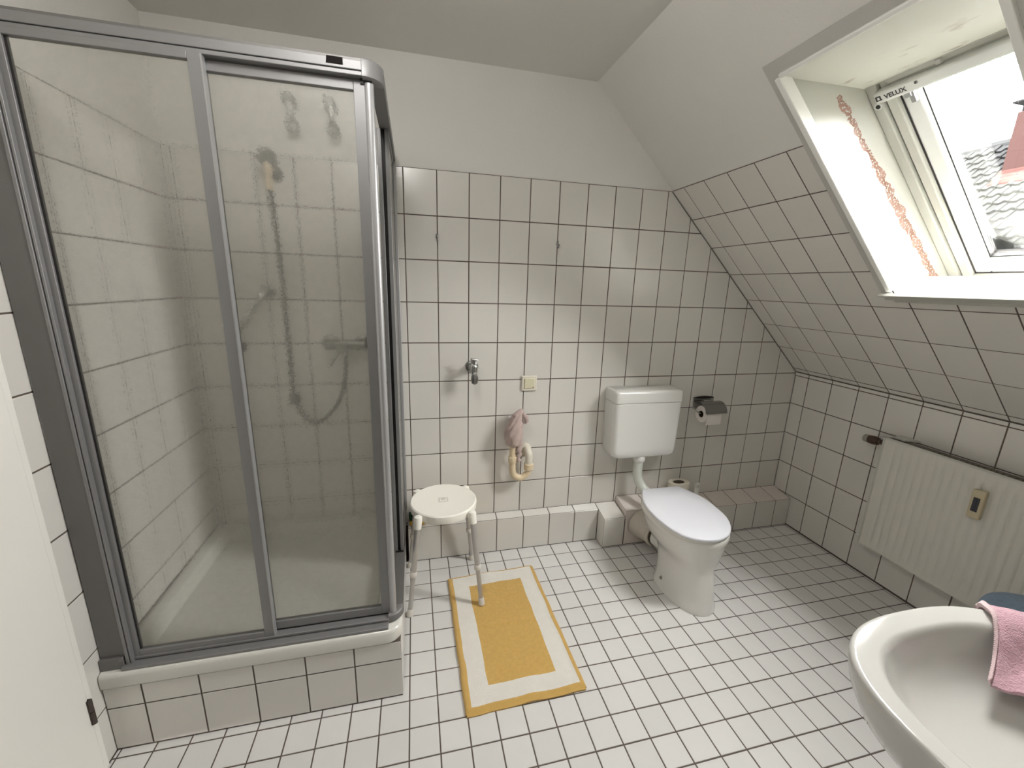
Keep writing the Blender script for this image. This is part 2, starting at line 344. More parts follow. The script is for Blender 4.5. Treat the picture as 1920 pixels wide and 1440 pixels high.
def lay_tiles(parent, O, U, V, polys, m, gap=GAP, keep=300, stuff=None, jitter=0.0006):
    O, U, V = Vector(O), Vector(U).normalized(), Vector(V).normalized(); N_ = U.cross(V)
    base = Matrix((U, V, N_)).transposed().to_4x4()
    items = []
    for poly in polys:
        if len(poly) < 3 or area(poly) < 2.2e-4: continue
        us = [p[0] for p in poly]; vs = [p[1] for p in poly]
        if max(us)-min(us) < gap*2.4 or max(vs)-min(vs) < gap*2.4: continue
        c = (min(us), min(vs)); loc = [(p[0]-c[0], p[1]-c[1]) for p in poly]
        key = None
        if len(poly) == 4 and all(abs(poly[i][0]-poly[(i+1)%4][0]) < 1e-5 or abs(poly[i][1]-poly[(i+1)%4][1]) < 1e-5 for i in range(4)):
            w_, h_ = round(max(us)-c[0], 4), round(max(vs)-c[1], 4); key = (w_, h_); loc = [(0,0),(w_,0),(w_,h_),(0,h_)]
        pr = [project(O+U*p[0]+V*p[1]) for p in poly]
        sz = 0.0
        if all(pr):
            sz = abs(area(pr)); cx = sum(p[0] for p in pr)/len(pr); cyy = sum(p[1] for p in pr)/len(pr)
            if not (-60 < cx < 1980 and -60 < cyy < 1500): sz *= 0.001
        items.append((sz, c, loc, key))
    items.sort(key=lambda t: -t[0])
    for sz, c, loc, key in items[:keep]:
        o = bpy.data.objects.new('tile', tile_mesh(loc, key, m, gap)); COL.objects.link(o)
        dv = random.uniform(-jitter, jitter)*0.5
        mw = base.copy(); mw.translation = O+U*c[0]+V*c[1]+N_*dv
        if jitter: mw = mw @ Matrix.Rotation(random.uniform(-1, 1)*0.0035, 4, 'X') @ Matrix.Rotation(random.uniform(-1, 1)*0.0035, 4, 'Y')
        o.parent = parent; o.matrix_world = mw
    rest = items[keep:]
    if rest:
        mb = MB()
        for sz, c, loc, key in rest:
            a = inset_poly(loc, gap/2); b = inset_poly(loc, gap/2+CH); n = len(a)
            W = lambda p, h: O+U*(c[0]+p.x)+V*(c[1]+p.y)+N_*h
            mb.add([W(p, -THK) for p in a]+[W(p, -CH) for p in a]+[W(p, 0) for p in b],
                   [tuple(2*n+i for i in range(n))]+[(r*n+i, r*n+(i+1)%n, (r+1)*n+(i+1)%n, (r+1)*n+i) for r in (0, 1) for i in range(n)])
        o = mb.build(stuff or 'tile_field', m, parent, smooth=0); o['kind'] = 'stuff'
def grid_polys(us, vs):
    return [[(us[i], vs[j]), (us[i+1], vs[j]), (us[i+1], vs[j+1]), (us[i], vs[j+1])] for i in range(len(us)-1) for j in range(len(vs)-1)]
def lines(a, b, start, pitch):   # cut positions from a to b with joints at start + k*pitch
    k = math.ceil((a-start)/pitch-1e-6); out = [a]
    while start+k*pitch < b-1e-6:
        x = start+k*pitch
        if x > a+1e-6: out.append(x)
        k += 1
    return out+[b]

# ------------------------------------------------------------------ the room
XL, XR, YF, ZC = -0.945, 2.432, -2.16, 2.473
PX, PZ, FS = 0.152, 0.2017, 0.10148
TOPZ = 2.0201
XS = KX - (ZC-KZ)*math.tan(SA)                 # where slope meets the flat ceiling
# floor
fl = MB().box(XL-0.1, XR+0.1, YF-0.1, 0.1, -0.12, -0.0016).build('floor', M['grout'], smooth=0); struct(fl, 'small square pale floor tiles with brown joints', 'floor')
fx = lines(XL, XR, 0.6907, FS); fy = lines(YF, -0.05, -0.1471, FS)
lay_tiles(fl, (0,0,0), (1,0,0), (0,1,0), [p for p in grid_polys(fx, fy) if not (p[1][0] < -0.03 and p[0][1] > -0.80)], M['ftile'], gap=0.0046, keep=300, stuff='tile_field')
# back wall
slz = lambda x: KZ + (KX-x)/math.tan(SA)
wb = MB().prism([(XL-0.1,0.004,-0.1),(XR+0.02,0.004,-0.1),(XR+0.02,0.004,KZ),(XS,0.004,ZC+0.1),(XL-0.1,0.004,ZC+0.1)], (0,0.12,0)).build('wall_back', M['plaster'], smooth=0)
struct(wb, 'tiled end wall with white plaster above the tiles', 'wall')
g = MB().prism([(XL,0.0014,0.0),(XR,0.0014,0.0),(XR,0.0014,KZ),(KX-(TOPZ-KZ)*math.tan(SA),0.0014,TOPZ),(XL,0.0014,TOPZ)], (0,0.003,0)).build('grout', M['grout'], wb, smooth=0)
us = lines(XL, XR, 0.0, PX); vs = lines(0.19, TOPZ, TOPZ, PZ)
polys = []
for p in grid_polys(us, vs):
    if p[1][0] < -0.02 and p[2][1] < 0.30: continue
    q = clip_poly(p, 1/math.tan(SA), 1.0, KZ+KX/math.tan(SA)-0.002)
    polys.append(q)
lay_tiles(wb, (0,0,0), (1,0,0), (0,0,1), polys, M['tile'])
# left wall and its door
DY0, DY1, DZ1 = -0.872, -1.80, 2.06
wl = MB().box(XL-0.12, XL-0.004, DY0, 0.004, -0.1, ZC+0.1).box(XL-0.12, XL-0.004, YF-0.1, DY1, -0.1, ZC+0.1).box(XL-0.12, XL-0.004, DY1, DY0, DZ1, ZC+0.1).build('wall_left', M['plaster'], smooth=0)
struct(wl, 'left wall, tiled inside the shower and beside the door', 'wall')
MB().box(XL-0.005, XL-0.0014, DY0, 0, 0, TOPZ).build('grout', M['grout'], wl, smooth=0)
# (u runs towards the camera, v up) -> normal faces +x
LZ = 0.2047
vs_o = lines(0.0, TOPZ, TOPZ, LZ)
outer = [p for p in grid_polys([0.80, -DY0], vs_o)]
inner = grid_polys(lines(0.0, 0.80, 0.0, PX), lines(0.305, TOPZ, TOPZ, PZ))
# u must give U x V = +x : U = -y, V = z -> (-y) x z = -x ; use U = +y instead
flip = lambda ps: [[(-p[1][0], p[1][1]), (-p[0][0], p[0][1]), (-p[3][0], p[3][1]), (-p[2][0], p[2][1])] for p in ps]
lay_tiles(wl, (XL,0,0), (0,1,0), (0,0,1), flip(outer)+flip(inner), M['tile'])
door = tag(thing('door_1', (XL, DY0, 0), 'white flush door at the left edge with a bronze lower hinge', 'door'), kind='structure')
P(MB().box(XL-0.05, XL+0.006, DY0-0.002, DY0-0.03, 0, DZ1).box(XL-0.05, XL+0.006, DY1, DY1+0.03, 0, DZ1).box(XL-0.05, XL+0.006, DY1, DY0-0.002, DZ1-0.03, DZ1), 'door_frame', M['white_lac'], door, bevel=0.002)
P(MB().box(XL-0.035, XL+0.009, DY1+0.022, DY0-0.022, 0.006, DZ1-0.022), 'door_leaf', M['white_lac'], door, bevel=0.003)
for z in (0.195, 1.75):
    h = MB().tube([(XL+0.014, DY0-0.0235, z), (XL+0.014, DY0-0.0235, z+0.043)], 0.006, 12).tube([(XL+0.014, DY0-0.0235, z+0.045), (XL+0.014, DY0-0.0235, z+0.086)], 0.006, 12).box(XL+0.004, XL+0.012, DY0-0.030, DY0-0.018, z, z+0.086)
    P(h, 'hinge', M['hinge'], door)
hd = P(MB().box(XL+0.006, XL+0.014, DY1+0.04, DY1+0.08, 0.93, 1.13), 'door_plate', M['alu'], door, bevel=0.002)
sub(MB().tube([(XL+0.01, DY1+0.06, 1.06), (XL+0.06, DY1+0.06, 1.06), (XL+0.063, DY1+0.075, 1.06), (XL+0.063, DY1+0.18, 1.06)], 0.009, 10), 'door_handle', M['alu'], hd, door)
# right knee wall
wr = MB().box(XR+0.004, XR+0.12, YF-0.1, 0.004, -0.1, KZ).build('wall_right', M['plaster'], smooth=0)
struct(wr, 'low tiled knee wall behind the radiator', 'wall')
MB().box(XR+0.0014, XR+0.005, YF, 0, 0, KZ).build('grout', M['grout'], wr, smooth=0)
ru = lines(0.0, -YF, 0.0936, PX); rv = lines(0.0, KZ-0.024, 1.0134, PZ)
# normal -x : U = -y (u = -y), V = z
lay_tiles(wr, (XR,0,0), (0,-1,0), (0,0,1), grid_polys(ru, rv)+grid_polys(ru, [KZ-0.024, KZ-0.002]), M['tile'])
# sloping wall with the roof-window opening
OY0, OY1, OS0, OS1 = -0.815, -1.330, 0.702, 1.696      # opening in the slope
BY0, BY1, BS0, BS1 = -0.774, -1.372, 0.690, 1.748      # tile cut-out round it
STOP = 1.445; SEND = (ZC-KZ)/math.cos(SA)
def slab(mb, y0, y1, s0, s1, o0, o1):
    y0, y1 = max(y0, y1), min(y0, y1)
    return mb.hexa([SW(y0,s0,o0), SW(y1,s0,o0), SW(y1,s1,o0), SW(y0,s1,o0)], [SW(y0,s0,o1), SW(y1,s0,o1), SW(y1,s1,o1), SW(y0,s1,o1)])
ws = MB()
for a in ((0.004, OY0+0.019, -0.01, SEND+0.1), (OY1-0.019, YF-0.1, -0.01, SEND+0.1), (OY0+0.019, OY1-0.019, -0.01, OS0-0.03), (OY0+0.019, OY1-0.019, OS1+0.02, SEND+0.1)): slab(ws, a[0], a[1], a[2], a[3], 0.004, 0.24 if a[3] != OS0-0.03 else 0.15)
ws = ws.build('wall_slope', M['plaster'], smooth=0); struct(ws, 'sloping roof wall, tiled low down, pierced by the window', 'wall')
gs = MB()
for a in ((0, BY0, 0, STOP), (BY1, YF, 0, STOP), (BY0, BY1, 0, BS0)): slab(gs, a[0], a[1], a[2], a[3], 0.0014, 0.005)
gs.build('grout', M['grout'], ws, smooth=0)
bnd = MB()
for a in ((BY0, OY0, BS0, BS1), (OY1, BY1, BS0, BS1), (OY0, OY1, BS0, OS0), (OY0, OY1, OS1, BS1)): slab(bnd, a[0], a[1], a[2], a[3], -0.001, 0.006)
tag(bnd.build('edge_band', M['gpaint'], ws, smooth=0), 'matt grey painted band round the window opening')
su = lines(0.0, -YF, 0.0936, PX); sv = lines(0.036, STOP, 0.240, PZ)
def hole_cut(p, hole=(0.774, 1.372, 0.690, 1.748)):
    if len(p) != 4: return [p]
    (u0, v0), (u1, v1) = p[0], p[2]; a0, a1, b0, b1 = hole
    if u1 <= a0 or u0 >= a1 or v1 <= b0 or v0 >= b1: return [p]
    inu = u0 >= a0-1e-6 and u1 <= a1+1e-6; inv = v0 >= b0-1e-6
    if inu and inv: return []
    if inv:  # cut in u only
        r = []
        if u0 < a0: r.append([(u0,v0),(a0,v0),(a0,v1),(u0,v1)])
        if u1 > a1: r.append([(a1,v0),(u1,v0),(u1,v1),(a1,v1)])
        return r
    if inu: return [[(u0,v0),(u1,v0),(u1,b0),(u0,b0)]]
    if u0 < a0: return [[(u0,v0),(u1,v0),(u1,b0),(a0,b0),(a0,v1),(u0,v1)]]
    return [[(u0,v0),(u1,v0),(u1,v1),(a1,v1),(a1,b0),(u0,b0)]]
sp = []
for p in grid_polys(su, sv)+grid_polys(su, [0.002, 0.036]): sp += hole_cut(p)
lay_tiles(ws, (KX, 0, KZ), (0,-1,0), DS, sp, M['tile'])
# ceiling and the wall behind the camera
cl = MB().box(XL-0.12, XS+0.3, YF-0.1, 0.1, ZC, ZC+0.1).build('ceiling', M['plaster'], smooth=0); struct(cl, 'white flat attic ceiling', 'ceiling')
HX0, HX1, HZ = -0.86, 0.50, 2.06     # doorway added out of view to cut the bounce from behind
wf = MB().box(XL-0.12, HX0, YF-0.1, YF, -0.1, ZC+0.1).box(HX1, XR+0.12, YF-0.1, YF, -0.1, ZC+0.1).box(HX0, HX1, YF-0.1, YF, HZ, ZC+0.1).build('wall_front', M['plaster'], smooth=0); struct(wf, 'plain wall behind the camera with an added light-absorbing doorway', 'wall')
hall = MB().box(-1.5, -1.4, -3.7, YF-0.1, -0.1, 2.6).box(1.3, 1.4, -3.7, YF-0.1, -0.1, 2.6).box(-1.5, 1.4, -3.8, -3.7, -0.1, 2.6).box(-1.5, 1.4, -3.8, YF-0.1, 2.5, 2.6).box(-1.5, XL-0.12, YF-0.1, YF-0.05, -0.1, 2.6).build('wall_added_hall', M['hall'], smooth=0); struct(hall, 'added unseen dim hallway that absorbs light behind the camera', 'wall')  # unseen hall box added to keep the bounce light low
hf = MB().box(-1.5, 1.4, -3.8, YF-0.1, -0.12, -0.002).build('floor_added_hall', M['hallf'], smooth=0); struct(hf, 'brown floor of the added hallway', 'floor')

lamp = thing('added_fill_lamp', (-0.12, -1.30, ZC), 'added unseen fill lamp with a round opal glass globe', 'lamp')  # lamp added out of view to brighten the room
P(MB().lathe([(0.02,ZC-0.001),(0.10,ZC-0.001),(0.10,ZC-0.02),(0.075,ZC-0.03)], (-0.12,-1.30,0), n=32), 'fill_lamp_base', M['alu'], lamp)
P(MB().lathe([(0.074,ZC-0.030),(0.12,ZC-0.055),(0.135,ZC-0.095),(0.12,ZC-0.135),(0.08,ZC-0.160),(0.03,ZC-0.170)], (-0.12,-1.30,0), n=32), 'fill_lamp_globe', M['opal'], lamp)
# tiled ledges along the back wall (sloping tops)
def ledge(name, x0, x1, yf, zb, zf, xstart, pitch, label, mt, side=None, toptile=None):
    e = 0.0014
    body = MB().prism([(x0+e, 0.002, 0), (x0+e, yf+e, 0), (x0+e, yf+e, zf-e), (x0+e, 0.002, zb-e)], (x1-x0-2*e, 0, 0)).build(name, M['grout'], smooth=0)
    struct(body, label, 'ledge')
    xs = lines(x0, x1, xstart, pitch)
    lay_tiles(body, (0, yf, 0), (1,0,0), (0,0,1), grid_polys(xs, [0.002, zf]), mt)
    V = Vector((0, -yf, zb-zf)); L_ = V.length
    lay_tiles(body, (0, yf, zf), (1,0,0), V, grid_polys(xs, [0, L_-0.002]), toptile or mt)
    return body
l1 = ledge('trim_1', -0.030, 1.090, -0.0585, 0.221, 0.208, 0.148, 0.158, 'low tiled ledge between shower and toilet', M['tile'])
l2 = ledge('trim_2', 1.090, 1.226, -0.143, 0.219, 0.190, 1.09, 0.5, 'short deeper tiled box left of the toilet pipe', M['tile'])
lay_tiles(l2, (1.090,0,0), (0,-1,0), (0,0,1), [[(0.0585,0.002),(0.143,0.002),(0.143,0.190),(0.0585,0.205)]], M['tile'])
l3 = ledge('trim_3', 1.228, 1.700, -0.141, 0.252, 0.226, 1.38, 0.152, 'raised middle of the tiled pipe boxing', M['btile'])
lay_tiles(l3, (1.228,0,0), (0,-1,0), (0,0,1), [[(0.0,0.20),(0.141,0.17),(0.141,0.226),(0.0,0.252)]], M['btile'])
l4 = ledge('trim_4', 1.702, 2.430, -0.141, 0.218, 0.190, 1.858, 0.152, 'wide tiled ledge right of the toilet', M['tile'], toptile=M['btile'])

# ------------------------------------------------------------------ roof window
win = tag(thing('window_1', SW((OY0+OY1)/2, OS0, 0.0), 'white roof window in a deep reveal with peeling paint', 'window'), kind='structure')
OFF = 0.250
xo = lambda s, o: SW(0, s, o)
def xz(s, off): v = SW(0, s, off); return v.x, v.z
# left and right reveal: quads in the xz plane
zt0, zb0 = xz(OS1, 0)[1], xz(OS0, 0)[1]
def off_at_z(z, off):   # point on the plane off whose height is z
    s = (z - KZ - DN.z*off)/DS.z; return SW(0, s, off)
def reveal_side(y0, y1, mt):
    p = [off_at_z(zb0, -0.0), off_at_z(zt0, -0.0), off_at_z(zt0+0.006, OFF), off_at_z(zb0+0.03, OFF)]
    return MB().prism([(q.x, y0, q.z) for q in p], (0, y1-y0, 0))
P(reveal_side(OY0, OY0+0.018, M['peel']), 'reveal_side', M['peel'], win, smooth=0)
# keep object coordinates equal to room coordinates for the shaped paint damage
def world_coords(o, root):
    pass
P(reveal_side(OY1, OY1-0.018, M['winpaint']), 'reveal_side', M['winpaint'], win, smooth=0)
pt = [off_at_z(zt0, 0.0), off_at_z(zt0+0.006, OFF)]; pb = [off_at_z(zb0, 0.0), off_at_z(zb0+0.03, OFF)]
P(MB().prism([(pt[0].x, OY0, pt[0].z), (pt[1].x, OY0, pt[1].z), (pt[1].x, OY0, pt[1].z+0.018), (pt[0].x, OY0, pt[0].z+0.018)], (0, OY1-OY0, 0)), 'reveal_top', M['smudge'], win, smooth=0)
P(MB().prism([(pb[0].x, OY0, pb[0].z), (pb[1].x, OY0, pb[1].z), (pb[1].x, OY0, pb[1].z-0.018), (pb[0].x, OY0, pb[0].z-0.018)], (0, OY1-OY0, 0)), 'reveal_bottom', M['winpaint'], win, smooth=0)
# projecting edge beads and sill board
bd = MB(); slab(bd, OY0+0.014, OY0-0.006, 0.745, OS1, -0.012, 0.03)
P(bd, 'edge_bead', M['winbead'], win, bevel=0.003)
bd = MB(); slab(bd, OY1+0.004, OY1-0.014, 0.745, OS1, -0.012, 0.03)
P(bd, 'edge_bead', M['winbead'], win, bevel=0.003)
bd = MB(); slab(bd, OY0-0.006, OY1+0.004, OS1-0.004, OS1+0.010, -0.012, 0.03)
P(bd, 'edge_bead', M['winbead'], win, bevel=0.003)
sl = MB(); a = SW(0, 0.694, -0.004); b_ = SW(0, 0.748, -0.030)
sl.prism([(a.x, OY0+0.030, a.z), (b_.x-0.006, OY0+0.030, b_.z-0.006), (b_.x+0.002, OY0+0.030, b_.z+0.006), (pb[0].x+0.10, OY0+0.030, pb[0].z+0.004), (pb[0].x+0.10, OY0+0.030, pb[0].z-0.02)], (0, OY1-OY0-0.055, 0))
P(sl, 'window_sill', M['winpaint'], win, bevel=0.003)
# grey shadow groove just behind the bead on the left reveal
FS1 = 1.455
def rect_ring(y0, y1, s0, s1, wy, ws0, ws1, o0, o1):
    mb = MB(); slab(mb, y0, y0-wy, s0, s1, o0, o1); slab(mb, y1+wy, y1, s0, s1, o0, o1)
    slab(mb, y0-wy, y1+wy, s0, s0+ws0, o0, o1); slab(mb, y0-wy, y1+wy, s1-ws1, s1, o0, o1); return mb
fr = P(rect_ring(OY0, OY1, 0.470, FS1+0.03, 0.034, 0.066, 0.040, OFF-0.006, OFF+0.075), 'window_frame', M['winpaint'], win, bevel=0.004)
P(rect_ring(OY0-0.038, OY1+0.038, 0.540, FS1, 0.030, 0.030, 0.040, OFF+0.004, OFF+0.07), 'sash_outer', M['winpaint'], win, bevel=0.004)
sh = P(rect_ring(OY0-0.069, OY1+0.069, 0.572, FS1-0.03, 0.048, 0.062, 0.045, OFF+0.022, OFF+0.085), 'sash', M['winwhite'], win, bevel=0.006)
sub(rect_ring(OY0-0.117, OY1+0.117, 0.634, FS1-0.075, 0.004, 0.004, 0.004, OFF+0.040, OFF+0.06), 'glazing_seal', M['black'], sh, win)
gb = MB(); slab(gb, OY0-0.119, OY1+0.119, 0.636, FS1-0.077, OFF+0.052, OFF+0.056)
sub(gb, 'glass_pane', M['glass'], sh, win, smooth=0)
P(rect_ring(OY0-0.034, OY1+0.034, 0.536, FS1-0.001, 0.0042, 0.0042, 0.0042, OFF+0.012, OFF+0.07), 'frame_groove', M['black'], win, smooth=0)
P(rect_ring(OY0-0.0675, OY1+0.0675, 0.5695, FS1-0.029, 0.002, 0.003, 0.003, OFF+0.02, OFF+0.07), 'frame_groove', M['ink'], win, smooth=0)
# ventilation bar along the top with its lettering
bar = MB(); slab(bar, OY0-0.026, OY1+0.03, 1.384, 1.424, OFF-0.020, OFF+0.012); bar = P(bar, 'ventilation_bar', M['winwhite'], win, bevel=0.007, seg=3)
b2 = MB(); slab(b2, OY0-0.06, OY1+0.04, 1.428, 1.453, OFF+0.0, OFF+0.014); P(b2, 'vent_flap', M['winpaint'], win, bevel=0.005)
b3 = MB(); slab(b3, OY0-0.20, OY0-0.215, 1.430, 1.446, OFF-0.008, OFF+0.002); P(b3, 'flap_catch', M['winpaint'], win, bevel=0.002)
def disc_on_slope(y, s, o, r, h, n=16):
    c = SW(y, s, o); rs = []
    for rr, hh in ((r, 0), (r, h), (r*0.6, h)):
        rs.append([c - DN*hh + rr*(math.cos(2*PI*k/n)*Vector((0,1,0))+math.sin(2*PI*k/n)*DS) for k in range(n)])
    return MB().rings(rs)
P(disc_on_slope(OY0-0.018, 1.371, OFF-0.006, 0.0075, 0.001), 'bolt_hole', M['black'], win)
P(disc_on_slope(OY0-0.018, 1.371, OFF-0.0055, 0.012, 0.0008), 'bolt_ring', M['winwhite'], win)
P(disc_on_slope(OY0-0.014, 0.545, OFF-0.006, 0.004, 0.001), 'screw', M['alu'], win)
ct = MB(); slab(ct, OY0-0.098, OY0-0.112, 1.335, 1.372, OFF+0.010, OFF+0.022); slab(ct, OY0-0.090, OY0-0.108, 1.360, 1.376, OFF+0.004, OFF+0.022); P(ct, 'pane_clip', M['alu'], win, bevel=0.002)
# lettering
def text_mesh(body, size, origin, right, up, normal, name, m, root, ext=0.0004):
    cu = bpy.data.curves.new(name, 'FONT'); cu.body = body; cu.size = size; cu.extrude = ext; cu.offset = size*0.02
    to = bpy.data.objects.new(name, cu); COL.objects.link(to)
    dg = bpy.context.evaluated_depsgraph_get(); me = bpy.data.meshes.new_from_object(to.evaluated_get(dg))
    bpy.data.objects.remove(to)
    mm = Matrix((Vector(right).normalized(), Vector(up).normalized(), Vector(normal).normalized())).transposed().to_4x4(); mm.translation = Vector(origin)
    me.transform(mm); me.name = name; me.materials.clear(); me.materials.append(m)
    o = bpy.data.objects.new(name, me); COL.objects.link(o); part(o, root); return o
ty = OY0-0.058; tp = SW(ty, 1.396, OFF-0.0205)
t_ = text_mesh('VELUX', 0.021, tp, (0,-1,0), DS, -DN, 'lettering', M['ink'], win); t_.parent = bar
lg = MB()
for (a0, a1, b0, b1) in ((0.0, 0.004, 0, 0.016), (0.0, 0.016, 0.012, 0.016), (0.012, 0.016, 0.003, 0.016), (0.004, 0.018, 0, 0.003)):
    slab(lg, OY0-0.032-a0, OY0-0.032-a1, 1.396+b0, 1.396+b1, OFF-0.0212, OFF-0.0203)
sub(lg, 'logo', M['ink'], bar, win, smooth=0)
text_mesh('®', 0.012, SW(ty-0.088, 1.406, OFF-0.0205), (0,-1,0), DS, -DN, 'lettering', M['ink'], win).parent = bar
# the daylight of each opening is sampled through a portal
pl = bpy.data.lights.new('sky_portal', 'AREA'); pl.shape = 'RECTANGLE'; pl.size = 0.30; pl.size_y = 0.78; pl.cycles.is_portal = True
po = bpy.data.objects.new('sky_portal', pl); COL.objects.link(po)
pb_ = Matrix((Vector((0,-1,0)), DS, DN)).transposed()
if pb_.determinant() < 0: pb_ = Matrix((Vector((0,1,0)), DS, DN)).transposed()
pm = pb_.to_4x4(); pm.translation = SW((OY0+OY1)/2, (0.636+FS1-0.077)/2, OFF+0.07); po.matrix_world = pm

# ------------------------------------------------------------------ neighbouring house seen through the pane
hx, hz = 15.0, 5.40
house = thing('neighbouring_house', (hx-3, 5.5, -4), 'snow-covered tiled house roof seen through the roof window', 'house')
R2 = math.sqrt(0.5)
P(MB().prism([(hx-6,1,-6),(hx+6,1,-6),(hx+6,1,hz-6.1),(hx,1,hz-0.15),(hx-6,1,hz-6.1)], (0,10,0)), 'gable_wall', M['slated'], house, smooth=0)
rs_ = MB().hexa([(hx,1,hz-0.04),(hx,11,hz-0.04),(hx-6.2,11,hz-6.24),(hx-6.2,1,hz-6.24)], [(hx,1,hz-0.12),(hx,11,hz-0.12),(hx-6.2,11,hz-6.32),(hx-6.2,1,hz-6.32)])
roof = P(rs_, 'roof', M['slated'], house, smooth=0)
tm = MB(); tw, tl = 0.275, 0.335
prof = [(-0.125,0.02),(-0.08,0.0),(-0.02,0.0),(0.03,0.035),(0.08,0.055),(0.125,0.035)]
tm.rings([[(x, 0, z+0.050) for x, z in prof]+[(x, 0, z+0.006) for x, z in reversed(prof)], [(x, tl*0.86, z+0.004) for x, z in prof]+[(x, tl*0.86, z-0.012) for x, z in reversed(prof)]])
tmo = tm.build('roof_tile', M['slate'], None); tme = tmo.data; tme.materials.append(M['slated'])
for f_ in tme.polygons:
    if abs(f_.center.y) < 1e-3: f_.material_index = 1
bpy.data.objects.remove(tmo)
rb = Matrix((Vector((0,1,0)), Vector((R2,0,R2)), Vector((-R2,0,R2)))).transposed()
if rb.determinant() < 0: rb = Matrix((Vector((0,-1,0)), Vector((R2,0,R2)), Vector((-R2,0,R2)))).transposed()
for j in range(15):
    for i in range(24):
        y = 2.7+i*tw; d = 0.05+(j+1)*tl*0.92
        p = Vector((hx - d*R2, y, hz - d*R2+0.0))
        pr = project(p)
        if pr is None or not (1700 < pr[0] < 2060): continue
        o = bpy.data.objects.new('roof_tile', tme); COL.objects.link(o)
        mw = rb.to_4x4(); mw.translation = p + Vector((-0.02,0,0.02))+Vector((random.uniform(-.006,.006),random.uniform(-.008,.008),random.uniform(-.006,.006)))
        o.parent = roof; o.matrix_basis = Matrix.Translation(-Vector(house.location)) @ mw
P(MB().tube([(hx, 1, hz+0.03), (hx, 11, hz+0.03)], 0.11, 8), 'ridge_capping', M['slate'], house)
ch = P(MB().box(hx-1.05, hx-0.35, 4.95, 5.76, hz-1.3, hz+0.40), 'chimney', M['brick'], house, smooth=0)
sub(MB().box(hx-1.15, hx-0.25, 4.85, 5.86, hz+0.60, hz+0.64), 'chimney_cap', M['slated'], ch, house, smooth=0)
sub(MB().box(hx-1.0, hx-0.97, 5.0, 5.03, hz+0.4, hz+0.6).box(hx-1.0, hx-0.97, 5.70, 5.73, hz+0.4, hz+0.6).box(hx-0.42, hx-0.39, 5.0, 5.03, hz+0.4, hz+0.6), 'cap_post', M['slated'], ch, house, smooth=0)
sub(MB().prism([(hx-1.30,5.80,hz-1.24),(hx-1.02,5.78,hz-0.90),(hx-1.02,4.9,hz-0.90),(hx-1.30,4.9,hz-1.24)], (-0.03,0,0.05)), 'flashing', M['brick'], ch, house, smooth=0)

# ------------------------------------------------------------------ shower: plinth, tray, enclosure
sx1, sy0 = -0.043, -0.832
plinth = MB().box(XL+0.001, sx1-0.0014, sy0+0.0014, -0.002, 0, 0.2465).build('trim_5', M['grout'], smooth=0); struct(plinth, 'tiled plinth carrying the shower tray', 'plinth')
xs = [XL, -0.842, -0.683, -0.524, -0.364, -0.205, sx1]
lay_tiles(plinth, (0, sy0, 0), (1,0,0), (0,0,1), grid_polys(xs, [0.004, 0.168, 0.2475]), M['tile'])
# side face, normal +x: U=+y
ysd = [-0.0+sy0, -0.683, -0.531, -0.379, -0.227, -0.06]
lay_tiles(plinth, (sx1, 0, 0), (0,1,0), (0,0,1), grid_polys(ysd, [0.004, 0.168, 0.2475]), M['tile'])
tray = thing('shower_tray', (-0.49, -0.42, 0.244), 'white acrylic shower tray with rounded rim on the tiled plinth', 'shower tray')
def rrect(x0, x1, y0, y1, r, z, corners=(1,1,1,1), n=6):   # corners: (x1,y0),(x1,y1),(x0,y1),(x0,y0)
    out = []
    for (cx, cyy, a0, on) in ((x1, y0, -PI/2, corners[0]), (x1, y1, 0, corners[1]), (x0, y1, PI/2, corners[2]), (x0, y0, PI, corners[3])):
        rr = r if on else 0.0015
        ccx = cx-rr if cx == x1 else cx+rr; ccy = cyy+rr if cyy == y0 else cyy-rr
        for k in range(n+1): a = a0+PI/2*k/n; out.append((ccx+rr*math.cos(a), ccy+rr*math.sin(a), z))
    return out
c1 = (1,0,0,0)
T = lambda i, z, r=0.06, c=c1: rrect(XL+0.003+i*0.0, -0.032-i, -0.845+i, -0.003, max(r-i, 0.01), z, c)
rg = [T(0.012, 0.2475), T(0.007, 0.253), T(0.006, 0.258), T(0.0055, 0.290), T(0.008, 0.298), T(0.014, 0.3025), T(0.024, 0.304)]
I = lambda i, z, r: rrect(XL+0.05+i, -0.125-i, -0.765+i, -0.05-i, r, z, (1,1,1,1))
rg += [I(-0.008, 0.304, 0.09), I(0.0, 0.300, 0.09), I(0.008, 0.285, 0.09), I(0.02, 0.20, 0.08), I(0.035, 0.168, 0.07), I(0.06, 0.160, 0.06)]
P(MB().rings(rg, True, True), 'tray_shell', M['acryl'], tray, smooth=50)
P(MB().lathe([(0.045,0.1595),(0.045,0.163),(0.03,0.1635)], (-0.75,-0.2,0), n=24), 'drain_cover', M['chrome'], tray)

